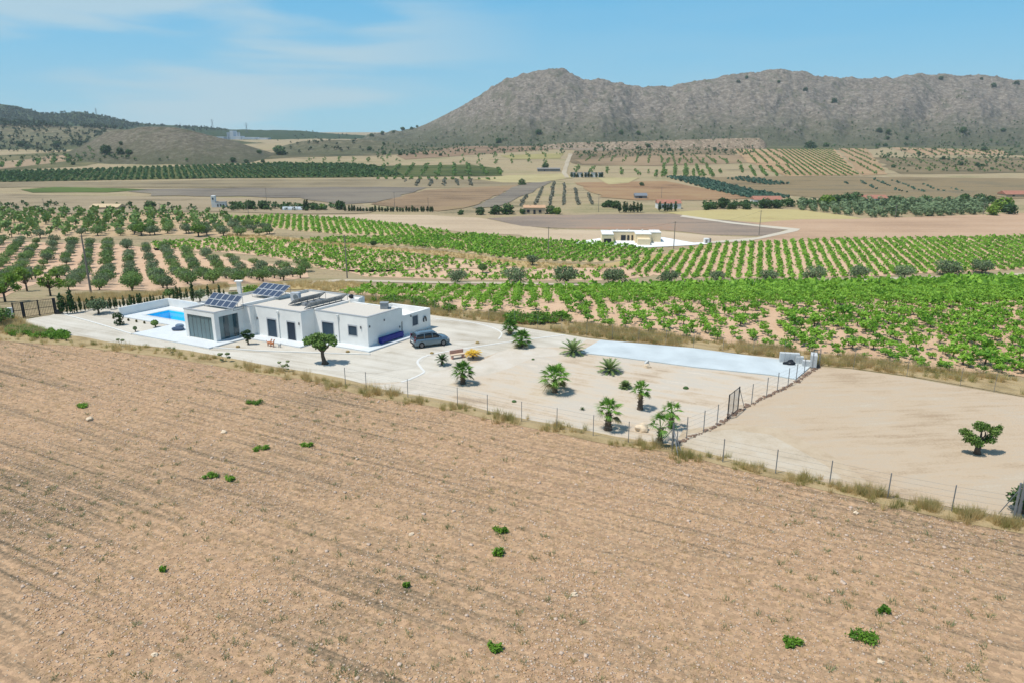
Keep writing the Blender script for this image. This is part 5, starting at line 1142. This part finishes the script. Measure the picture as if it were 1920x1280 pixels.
mb = MB(); mb.prism([(-5*s, -.5*s), (13.5*s, -.5*s), (13.5*s, 14*s), (-5*s, 14*s)], 10*s, 10.8*s); mb.build('roof', m_greyw, t)
for a in (-2, 3, 8): mb = MB(); bx(mb, s, a, a+2.2, -.3, 0, 2, 6.5); mb.build('window', m_win, t)
mb = MB(); bx(mb, s, -9.8, -7.4, -.3, 0, 15, 18.5); mb.build('window', m_win, t)
def gable(mb, s, x0, x1, y0, y1, z0, z1, ov=1):
    ym = (y0+y1)/2; a = [(x0-ov, y0-ov, z0), (x1+ov, y0-ov, z0), (x1+ov, y1+ov, z0), (x0-ov, y1+ov, z0), (x0-ov, ym, z1), (x1+ov, ym, z1)]
    mb.add([(x*s, y*s, z*s) for x, y, z in a], [(0, 1, 5, 4), (2, 3, 4, 5), (0, 4, 3), (1, 2, 5), (3, 2, 1, 0)])
def house(name, label, px, py, x0, x1, dep, wh, rh, mw, mr, wins=(), ang=0, cat='house'):
    t, s, p = bld(name, label, px, py, ang, cat); mb = MB(); bx(mb, s, x0, x1, 0, dep, -1, wh); mb.build('wall', mw, t); mb = MB(); gable(mb, s, x0, x1, 0, dep, wh, wh+rh); mb.build('roof', mr, t)
    for a, b, c, d in wins: mb = MB(); bx(mb, s, a, b, -.4, 0, c, d); mb.build('window', m_win, t)
    return t, s
house('barn', 'low barn with a pale beige roof behind the left olive orchard', 195, 393, -26, 26, 30, 4, 5, m_beige, plain('beige_sheet_roof', (214,190,150), .8, .05, .5), [(-20, -12, 0, 3)], cat='barn')
house('farmhouse', 'beige farmhouse between rounded trees in the middle of the valley', 1008, 402, -26, 14, 22, 12, 4, m_beige, plain('pale_tile', (206,166,130), .9, .1, 1), [(-20, -15, 3, 8), (-8, -4, 0, 8), (2, 7, 3, 8)])
house('shed', 'grey gabled shed standing in a brown field', 1202, 373, -11, 11, 16, 5.5, 4.5, m_greyw, plain('slate_sheet', (128,134,140), .7, .06, 1), [(-4, 2, 0, 4)], cat='shed')
house('farmhouse', 'white house with a red roof behind the cypress group', 1255, 392, -22, 22, 24, 10, 6, m_white, m_tile_r, [(-14, -10, 2, 7), (0, 4, 2, 7), (10, 14, 2, 7)])
house('farmhouse', 'white house with a red roof half hidden by trees right of the driveway houses', 1440, 382, -26, 26, 24, 7, 6, m_white, m_tile_r, [(-10, -6, 2, 6)])
house('villa', 'long white villa with arches and a red hipped roof above the dark olive grove', 1640, 381, -26, 24, 26, 8, 6, m_white, m_tile_r, [(-18, -13, 0, 6), (-8, -3, 0, 6), (2, 7, 0, 6), (12, 17, 0, 6)])
house('farmhouse', 'red roofed house cut by the right edge of the picture', 1908, 370, -22, 40, 26, 5, 6, m_beige, m_tile_r, [(-10, -6, 1, 4)])
house('stone_barn', 'long low grey barn beside a dark tree near the winding track', 1030, 322, -22, 20, 20, 5, 1.5, m_greyw, m_greyw, [(-10, -8, 1, 3)], cat='barn')
t, s, p = bld('greenhouse', 'pale arched greenhouse tunnel behind the far vineyard', 548, 395, 0, 'greenhouse'); mb = MB(); vs = []
for x in (-19, 19):
    for k in range(9): vs.append((x*s, 6*s-6*s*math.cos(math.pi*k/8), 6.5*s*math.sin(math.pi*k/8)))
mb.add(vs, [(k, k+1, 10+k, 9+k) for k in range(8)]+[tuple(range(8, -1, -1)), tuple(range(9, 18))]); mb.build('cover', plain('pale_plastic_film', (190,200,204), .4, .08, .6), t, False); mb = MB()
for x in (-19, -9, 0, 9, 19): mb.tube([(x*s, 6*s-6.2*s*math.cos(math.pi*k/8), 6.7*s*math.sin(math.pi*k/8)) for k in range(9)], .12, 4)
mb.build('hoop', m_greyw, t)
# white works far away on the left horizon
t, s, p = bld('quarry_works', 'white industrial works with silos on the far left horizon', 440, 262, 0, 'works'); mb = MB()
for a, b, z in ((-70, -50, 3), (-48, -20, 5), (-8, -2, 16), (-2, 12, 6), (14, 40, 4), (42, 62, 3)): bx(mb, s, a, b, 0, 20, 0, z)
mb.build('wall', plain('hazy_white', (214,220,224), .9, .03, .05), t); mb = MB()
for a in (-14, -11, 4, 8): mb.tube([(a*s, 5*s, 0), (a*s, 5*s, 13*s)], 1.4*s, 10)
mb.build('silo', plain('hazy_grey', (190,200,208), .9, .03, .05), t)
sheet('quarry_ground', [(at(430,253).x, at(430,253).y), (at(490,259).x, at(490,259).y), (at(590,259).x, at(590,259).y), (at(600,253).x, at(600,253).y)], plain('white_quarry_soil', (214,210,198), .9, .1, .01), 1.2)
t, s, p = bld('nursery_sheds', 'row of small white sheds between dark trees at the foot of the winding track', 1100, 333, 0, 'sheds'); mb = MB()
for i in range(5): bx(mb, s, -30+13*i, -21+13*i, 0, 10, 0, 8)
mb.build('wall', m_white, t); mb = MB()
for i in range(5): bx(mb, s, -30.5+13*i, -20.5+13*i, -.5, 10.5, 8, 9)
mb.build('roof', m_greyw, t)
for x0, x1, yy, lb in [(1720,1742,381,'long white garden wall right of the arched villa')]:
    t, s, p = bld('garden_wall', lb, (x0+x1)/2, yy, 0, 'wall'); mb = MB(); bx(mb, s, -14, 14, 0, 2, 0, 5); mb.build('panel', m_white, t)
# trees round those houses and lone trees on the slopes: px, base y, width, kind
mt = []
mids = [(862,403,9,1),(865,402,10,0),(930,402,26,0),(952,402,24,0),(900,403,18,0),(1032,401,20,0),(1045,402,16,2),(980,402,12,0),(1133,389,14,0),(1142,389,20,0),(1155,391,18,0),(575,396,9,1),(590,394,18,0),(638,394,22,0),(606,394,14,2),(447,391,14,0),(470,393,22,0),(495,393,22,0),(1335,392,20,0),(1355,391,26,0),(1372,393,18,0),(1398,393,20,0),(1325,394,18,0),(1435,391,24,0),(1455,391,22,0),(1478,388,20,0),(1505,384,20,0),(1545,385,18,0),(1565,384,26,0),(1585,383,28,0),(1605,380,26,0),(1550,388,30,2),(1675,382,20,0),(1690,382,16,0),(1732,382,20,0),(1808,382,22,0),(1836,380,24,0),(1856,382,20,0),(1880,398,36,2),(1860,404,24,2),(1892,402,26,0),
    (1023,316,14,0),(979,347,14,0),(1203,349,10,0),(935,268,14,0),(981,270,0,0),(1010,252,14,0),(1164,252,10,0),(1197,253,10,0),(1519,278,20,0),(1549,276,12,0),(1648,248,12,0),(1664,262,9,0),(1665,251,10,0),(1805,250,14,0),(1660,275,8,0),(1768,300,8,0),(1802,311,10,0),(1832,312,9,0),(1842,313,8,0),(1722,290,8,0),(1845,284,12,0),(1675,315,9,0),(1564,192,11,0),(1510,170,9,0),(1400,148,7,0),(1384,155,8,0),(1764,150,9,0),(1863,164,10,0),(1853,142,8,0),(1906,158,10,0),(1460,155,7,0),(1840,150,6,0),(1195,280,8,0),(1215,276,10,0),(1255,284,8,0),(1277,284,8,0),(1340,283,8,0),(1361,284,8,0),
    (40,275,14,0),(52,278,9,0),(107,275,14,0),(200,290,22,0),(226,289,14,0),(242,290,14,0),(227,272,8,0),(437,304,13,0),(462,306,10,0),(493,305,8,0),(525,291,26,0),(486,288,10,0),(697,256,9,0),(717,252,8,0),(738,249,7,0),(755,246,10,0),(772,243,7,0),(782,240,6,0),(693,282,9,0),(720,290,9,0),(750,292,9,0),(775,290,8,0),(800,291,7,0),(826,293,7,0),(138,310,8,0),(130,304,10,0),(1000,282,9,0),(720,272,6,0),(1880,247,10,0),(1700,262,8,0),(1240,260,7,0)]
tpm = [olive(300+i, 3.3, 2.1, 600, .28, m_dark_leaf, name='tree', nl=8, low=.12) for i in range(3)]; tpl = [olive(310, 3.3, 2.1, 600, .28, m_almond, name='tree', nl=8, low=.12)]
used2 = set()
def place_tree(px, py, wpx, kind, label, group):
    p = at(px, py); s = wpx/sc_at(p)/3.4; p.z -= .5*s
    pr = tpl[0] if kind == 2 else tpm[int(px) % 3]
    if pr.name in used2: o = dup(pr, p)
    else: o = pr; used2.add(pr.name)
    o.location = p; o.rotation_euler.z = px; o.scale = (s, s, s*random.uniform(.85, 1.1)); o['label'] = label; o['group'] = group; o['category'] = 'tree'
MIDL = []
for px, py, wpx, k in mids:
    if wpx == 0: continue
    if py > 370: lb = ('dark' if k != 2 else 'light green')+' rounded tree '+('among the red roofed houses' if px > 1300 else 'near the beige farmhouse' if px > 840 else 'beyond the far vineyard at the left'); gr_ = 'trees round the valley houses'
    elif py > 300 and px > 900: lb, gr_ = 'lone dark tree in the fields at the foot of the mountain', 'lone trees in the far fields'
    elif px > 680: lb, gr_ = 'lone dark tree on the mountain slope', 'lone trees on the mountain'
    else: lb, gr_ = 'lone dark tree on the small brown hill at the left', 'lone trees on the left hills'
    MIDL.append((px, py, wpx, k, lb, gr_))
from collections import Counter
MIDL.sort(); cn = Counter()
for px, py, wpx, k, lb, gr_ in MIDL:
    place_tree(px, py, wpx, k, ordn(cn[lb])+' from the left: '+lb, gr_); cn[lb] += 1
# cypress rows in the valley
def cyrow(x0, y0, x1, y1, n, h0, h1, w_, label):
    for i in range(n):
        px = x0+(x1-x0)*(i+random.uniform(-.25, .25))/(n-1); py = y0+(y1-y0)*i/(n-1); p = at(px, py); s1 = 1/sc_at(p); hh = random.uniform(h0, h1)
        dup(cyr[i % 3], p, i, (w_*s1/.4, w_*s1/.4, hh*s1), ordn(i)+' from the left: '+label, 'cypresses in the valley')
cyrow(648, 397, 812, 398, 30, 7, 13, 6, 'small cypress in the row beside the beige farmhouse')
cyrow(1163, 399, 1200, 399, 7, 15, 22, 8, 'tall dark cypress in the tight group by a red-roofed house')
cyrow(1238, 397, 1266, 397, 5, 14, 21, 7, 'dark cypress directly in front of the white red-roofed house')
cyrow(975, 401, 994, 401, 3, 10, 16, 6, 'cypress at the corner of the beige farmhouse'); cyrow(572, 394, 577, 394, 2, 20, 22, 7, 'paired tall cypress right of the greenhouse')
cyrow(1070, 333, 1130, 333, 10, 7, 11, 6, 'small dark cypress between the white sheds')
# ---- utility poles and pylons
def pole(label, px, py, top, wr=.13, arm=True, name='utility_pole', wires=None):
    p = at(px, py); s1 = 1/sc_at(p); hh = (py-top)*s1*1.04; t = thing(name, label, 'pole', p, 0, 'utility poles across the valley'); mb = MB(); mb.tube([(0, 0, -.2), (0, 0, hh)], [wr*1.2, wr*.75], 7); mb.build('pole', m_wood_pole, t)
    if arm: mb = MB(); mb.tube([(-.7, 0, hh-.3), (.7, 0, hh-.3)], .05, 4); mb.build('crossarm', m_wood_pole, t)
    return p+Vector((0, 0, hh-.2))
pole('thick leaning-looking pole in the orchard behind the cypress hedge', 171, 552, 446, .15, False)
w1 = pole('tall thin pole at the right end of the olive orchard', 651, 522, 444, .14)
w2 = pole('pole in the vines left of the cream modern house', 1028, 480, 428, .12); w3 = pole('pole right of the cream modern house, carrying wires', 1263, 467, 418, .13); w4 = pole('pole on the beige field beside the dirt track corner', 1423, 441, 397, .12)
for i, (px, py, tp_) in enumerate([(466,404,380),(740,392,362),(803,390,372),(500,378,354),(301,404,382),(1122,398,366),(1678,410,386),(1843,404,382),(84,396,374),(1240,372,352)]):
    pole(['slim pole behind the far vineyard','slim pole in the grey fields above the cypress row','slim pole at the right end of the cypress row','slim pole beside the greenhouse field','slim pole right of the big dark tree','slim pole left of the tight cypress group','slim pole in front of the dark olive grove','slim pole near the right edge trees','slim pole at the far left fields','slim pole behind the grey shed'][i], px, py, tp_, .10)
m_cable = plain('cable', (70,70,72), .6, .05)
def cable(a, b, label):
    mb = MB(); pts = [a.lerp(b, k/10)-Vector((0, 0, 1.6*4*(k/10)*(1-k/10))) for k in range(11)]; mb.tube(pts, .02, 4, cap=False); tag(mb.build('power_cable', m_cable), label, 'cable')
cable(w3, w4, 'thin black cable sagging between the two poles right of the modern house'); cable(w2, w3, 'thin black cable passing above the cream modern house')
for px, py, top, lb in [(82,213,195,'pylon on the highest wooded hill'),(168,213,206,'small pylon behind the second wooded hill'),(181,216,203,'pylon on the crest of the second wooded hill'),(338,236,217,'pylon right of the wooded hills'),(399,242,224,'faint pylon left of the white works'),(463,250,231,'faintest pylon above the white works')]:
    p = at(px, py); s1 = 1/sc_at(p); hh = (py-top)*s1; t = thing('power_pylon', lb, 'pylon', p, 0, 'pylons on the left horizon'); mb = MB(); b_ = hh*.10; rr = .22
    for a in (-1, 1):
        for c in (-1, 1): mb.tube([(a*b_, c*b_, 0), (a*b_*.25, c*b_*.25, hh*.65), (0, 0, hh)], rr, 4)
    for k in range(5):
        z0, z1 = hh*.13*k, hh*.13*(k+1); q0, q1 = b_*(1-.75*z0/(hh*.65)), b_*(1-.75*z1/(hh*.65)); mb.tube([(-q0, -q0, z0), (q1, -q1, z1)], rr*.7, 3); mb.tube([(q0, -q0, z0), (-q1, -q1, z1)], rr*.7, 3)
    mb.build('lattice', m_steel, t); mb = MB()
    for z, w_ in ((.68, .2), (.8, .24), (.92, .16)): mb.tube([(-hh*w_, 0, hh*z), (hh*w_, 0, hh*z)], rr, 4)
    mb.build('crossarm', m_steel, t)
# ================================================================= GRASS, WEEDS, STONES
def tuft(seed, n, h, w_, spread):
    r = np.random.default_rng(seed); b = r.normal(size=(n, 2))*spread*.45; a = r.random(n)*6.28; ln = h*(.5+.7*r.random(n)); t_ = r.normal(size=(n, 2))*.28*ln[:, None]+b*.5
    sx_, sy_ = np.cos(a)*w_/2, np.sin(a)*w_/2; V = np.zeros((n, 4, 3))
    V[:, 0, 0] = b[:, 0]-sx_; V[:, 0, 1] = b[:, 1]-sy_; V[:, 1, 0] = b[:, 0]+sx_; V[:, 1, 1] = b[:, 1]+sy_
    V[:, 2, 0] = b[:, 0]+t_[:, 0]+sx_*.2; V[:, 2, 1] = b[:, 1]+t_[:, 1]+sy_*.2; V[:, 2, 2] = ln; V[:, 3, 0] = b[:, 0]+t_[:, 0]-sx_*.2; V[:, 3, 1] = b[:, 1]+t_[:, 1]-sy_*.2; V[:, 3, 2] = ln
    return V.reshape(-1, 3), np.arange(4*n).reshape(-1, 4), np.zeros(n, int)
tuf = [tuft(i, 46, .75, .035, .35) for i in range(5)]; low = [tuft(10+i, 26, .35, .04, .35) for i in range(4)]
gp_ = []; gp2 = []; lowp = []
for i in range(len(FRONT)-1):
    a, b = Vector(FW[i]), Vector(FW[i+1]); n = int((b-a).length*3.2)
    for k in range(n):
        t = random.random(); c = a.lerp(b, t); nv = Vector((-(b-a).y, (b-a).x)).normalized(); c = c+nv*random.gauss(0.1, .55); dens = noise.noise(Vector((c.x*.22, c.y*.22, 2)))
        px = 960+F*c.x/(c.y*math.cos(TH)+H*math.sin(TH))
        if dens+random.uniform(-.25, .35) > (.05 if px < 700 else .0): (gp_ if random.random() < .6 else gp2).append((c.x, c.y, 0, random.uniform(.35, .85)*(1.0+dens)))
        elif random.random() < .5: lowp.append((c.x, c.y, 0, random.uniform(.6, 1.2)))
for px, py, n, s in [(1040,803,26,.95),(1072,808,8,1.0),(785,752,24,.8),(850,764,20,.8),(735,738,16,.7),(945,786,14,1.1),(1165,833,10,.8),(1215,838,18,.9),(1280,858,16,1.0),(1325,858,12,.8),(1412,880,12,1.0),(1500,900,26,1.0),(1560,912,12,.8),(1610,922,30,1.0),(1640,928,20,1.0),(1735,950,30,1.1),(1820,968,34,1.1),(1890,985,24,1.1),(470,690,16,.8),(640,724,20,.8),(600,714,14,.8),(395,672,14,.8),(310,658,12,.8),(270,652,10,.8),(515,697,14,.9)]:
    c = g(px, py)
    for _ in range(n): (gp_ if random.random() < .5 else gp2).append((c[0]+random.gauss(0, .55), c[1]+random.gauss(0, .3), 0, s*random.uniform(.42, .8)))
bkw = wpoly(bk)
for x, y in rnd_in(bkw, 3600, True):
    if noise.noise(Vector((x*.12, y*.2, 8)))+random.uniform(-.3, .3) > -.12: (gp_ if random.random() < .7 else gp2).append((x, y, zb(y), random.uniform(.5, 1.0)))
for P, n in (([(430,440),(560,447),(700,463),(850,473),(960,490),(1120,497),(1150,503),(1005,505),(840,482),(700,470),(560,456),(420,447)], 900), ([(560,530),(640,530),(700,534),(620,548),(560,543),(480,546),(470,538)], 400), ([(110,570),(300,556),(430,540),(430,534),(300,550),(120,556)], 500), ([(0,603),(30,600),(100,632),(0,628)], 200)):
    for x, y in rnd_in(P, n): gp_.append((x, y, zb(y), random.uniform(.5, 1.1)))
scatter('dry_grass', tuf, gp_, [m_dry], 'straw coloured dry grass on the verges and banks', 'grass'); scatter('half_dry_grass', tuf, gp2, [m_drygreen], 'greenish dry grass tufts along the field edges', 'grass')
# green bramble patches on the verges
wb = [clump(40+i, 60, .12, .6, .9, False) for i in range(3)]
bp2 = [(x, y, zb(y), random.uniform(.7, 1.2)) for x, y in rnd_in([(935,600),(980,590),(1060,594),(1080,604),(1020,610),(960,608)], 70)]+[(x, y, zb(y), random.uniform(.7, 1.2)) for x, y in rnd_in([(690,568),(740,562),(820,575),(870,586),(860,594),(800,582)], 60)]
scatter('bramble_patch', wb, bp2, [m_shrub, m_bark], 'green bramble thicket on the verge behind the villa', 'bramble')
bp3 = [(*g(px, py), 0, random.uniform(.45, .75)) for px, py in [(random.uniform(15, 130), 0) for _ in range(170)] for py in [random.gauss(0, 4)+622+(px-15)*.09]]
scatter('green_verge_patch', wb, bp3, [leaf('verge_green', (78,124,34), (140,176,62), 1.5, .4, k=1.0), m_bark], 'bright green weeds on the verge at the left edge below the gate', 'weeds')
# individual green shrubs on the ploughed field
fs = [(148,762,38,'flat green shrub at the far left of the ploughed field'),(476,756,36,'flat green shrub nearest the gravel yard'),(491,843,34,'rounder green shrub in the left middle of the field'),(577,835,26,'small green shrub right of the rounder one'),(397,894,34,'left shrub of the touching pair'),(431,900,22,'right and smaller shrub of the touching pair'),(938,994,38,'flat green shrub near the centre of the field'),(936,1039,32,'taller dark green shrub just below the flat central one'),(925,1217,40,'flat green shrub at the bottom middle of the field'),(1617,1196,72,'largest green shrub, spreading, at the bottom right'),(1491,1206,48,'wide green shrub left of the largest one'),(1655,1145,26,'small round shrub above the largest one'),(306,1070,12,'tiny blue green weed left of centre in the field'),(762,1100,14,'tiny bright green weed in the middle of the field')]
for px, py, wpx, lb in fs:
    p = g(px, py); s1 = 1/sc_at((*p, 0)); r_ = np.random.default_rng(int(px)); w_ = wpx*.5*s1; lobes = []
    for k in range(7): lobes.append(((r_.random()-.5)*1.3*w_, (r_.random()-.5)*.9*w_, .13+.05*r_.random(), w_*.38, w_*.38, .16 if px != 936 else .3))
    V, Q = leafcloud(lobes, int(260+w_*300), .07, r_, shell=.2, up=.6, aspect=.6); t = thing('field_shrub', lb, 'shrub', (*p, 0), 0, 'green shrubs on the ploughed field'); npmesh('foliage', V, Q, m_shrub, None, t); mb = MB(); mb.tube([(0, 0, -.05), (0, 0, .12)], .03, 5); mb.build('stem', m_bark, t)
# weeds and stones
FP = FW+[(60, 14), (-60, 14)]
wd = []; wd2 = []; FWX = [p[0] for p in FW]; FWY = [p[1] for p in FW]
def infield(x, y, m=.8): return y < float(np.interp(x, FWX, FWY))-m
def camrand():
    """point on the field, spread evenly over the ground seen"""
    while 1:
        y = random.uniform(21, 92); x = random.uniform(-.8, .8)*y
        if infield(x, y): return x, y
wt = [tuft(60+i, 22, .16, .035, .2) for i in range(4)]
for _ in range(1500):
    x, y = camrand()
    if noise.noise(Vector((x*.06, y*.08, 11)))+random.uniform(-.5, .35) > 0: wd.append((x, y, 0, random.uniform(.4, 1.3)))
scatter('field_weeds', wt, wd, [leaf('grey_green_weed', (116,126,88), (160,160,116), 1, .4, k=1)], 'small grey green weeds dotted over the ploughed field', 'weeds')
wd2 = [(*camrand(), 0, random.uniform(.5, 1.2)) for _ in range(9000)]
scatter('stubble', [tuft(70+i, 7, .12, .025, .22) for i in range(5)], wd2, [m_dry], 'short straw stubble scattered on the ploughed field', 'stubble')
def stone(seed):
    bm = bmesh.new(); bmesh.ops.create_cube(bm, size=1); r = random.Random(seed)
    for v in bm.verts: v.co = Vector((v.co.x*r.uniform(.6, 1.2), v.co.y*r.uniform(.6, 1.1), v.co.z*r.uniform(.4, .8)))
    V = np.array([v.co for v in bm.verts]); Q = np.array([[l.vert.index for l in f.loops] for f in bm.faces]); bm.free(); return V, Q, np.zeros(len(Q), int)
stn = [stone(i) for i in range(6)]; sp1 = []; sp2 = []
for _ in range(60000):
    x, y = camrand()
    if noise.noise(Vector((x*.15, y*.15, 4)))+random.uniform(-.5, .5) > 0: (sp1 if random.random() < .45 else sp2).append((x, y, .01, .045+.07*random.random()**3))
for _ in range(150): sp1.append((*camrand(), .02, random.uniform(.12, .22)))
scatter('field_stones', stn, sp1, [plain('pale_stone', (208,184,162), .9, .15, 3, k=.85)], 'small pale stones strewn over the ploughed field', 'stones')
scatter('earth_clods', stn, sp2, [plain('earth_clod', (192,158,126), .95, .15, 3, k=.85)], 'small clods of earth on the ploughed field', 'clods')
for px, py, r1, lb in [(1077,1115,7,'largest loose pale stone, right of centre on the field'),(1605,962,5,'white stone on the field below the neighbouring fence'),(420,811,6,'pale stone on the field above the shrub pair'),(168,787,7,'flat pale stone near the far left shrub'),(290,1228,6,'pale stone at the bottom left'),(1652,1242,7,'tall pale stone at the bottom right'),(771,1002,5,'round stone left of the central shrubs')]:
    p = g(px, py); s1 = 1/sc_at((*p, 0)); mb = MB(); mb.blob((0, 0, r1*s1*.3), (r1*s1, r1*s1*.8, r1*s1*.6), px, .4, 2); o = mb.build('field_stone', m_rock); o.location = (*p, 0); tag(o, lb, 'stone', 'larger loose stones on the field')
# rubble line under the side fence
rb = []
for a, b in zip([(1260,838),(1287,823),(1344,799),(1383,771),(1437,744),(1492,717),(1515,700)], [(1287,823),(1344,799),(1383,771),(1437,744),(1492,717),(1515,700),(1538,686)]):
    A2, B2 = Vector(g(*a)), Vector(g(*b))
    for _ in range(int((B2-A2).length*9)): c = A2.lerp(B2, random.random())+Vector((random.gauss(0, .1), random.gauss(0, .1))); rb.append((c.x, c.y, .02, random.uniform(.08, .26)))
scatter('rubble_line', stn, rb, [plain('rubble_stone', (150,122,102), .9, .2, 2)], 'line of broken stones under the side fence', 'rubble')
# ================================================================= AIR
HAZE = .00011
mb = MB(); mb.box(-3000, 3000, -50, 2700, -22, 215)
mh = bpy.data.materials.new('haze'); mh.use_nodes = True; t_ = mh.node_tree; t_.nodes.remove(t_.nodes['Principled BSDF']); pv = t_.nodes.new('ShaderNodeVolumePrincipled')
pv.inputs['Color'].default_value = (.84, .93, 1, 1); pv.inputs['Density'].default_value = HAZE; pv.inputs['Anisotropy'].default_value = 0; t_.links.new(pv.outputs[0], t_.nodes['Material Output'].inputs['Volume'])
tag(mb.build('haze', mh), 'thin bluish summer haze over the valley', 'haze', None, 'stuff')
for o in list(cyr)+tpm+tpl+tp:
    if not o.get('label'): 
        for c_ in list(o.children): bpy.data.objects.remove(c_)
        bpy.data.objects.remove(o)
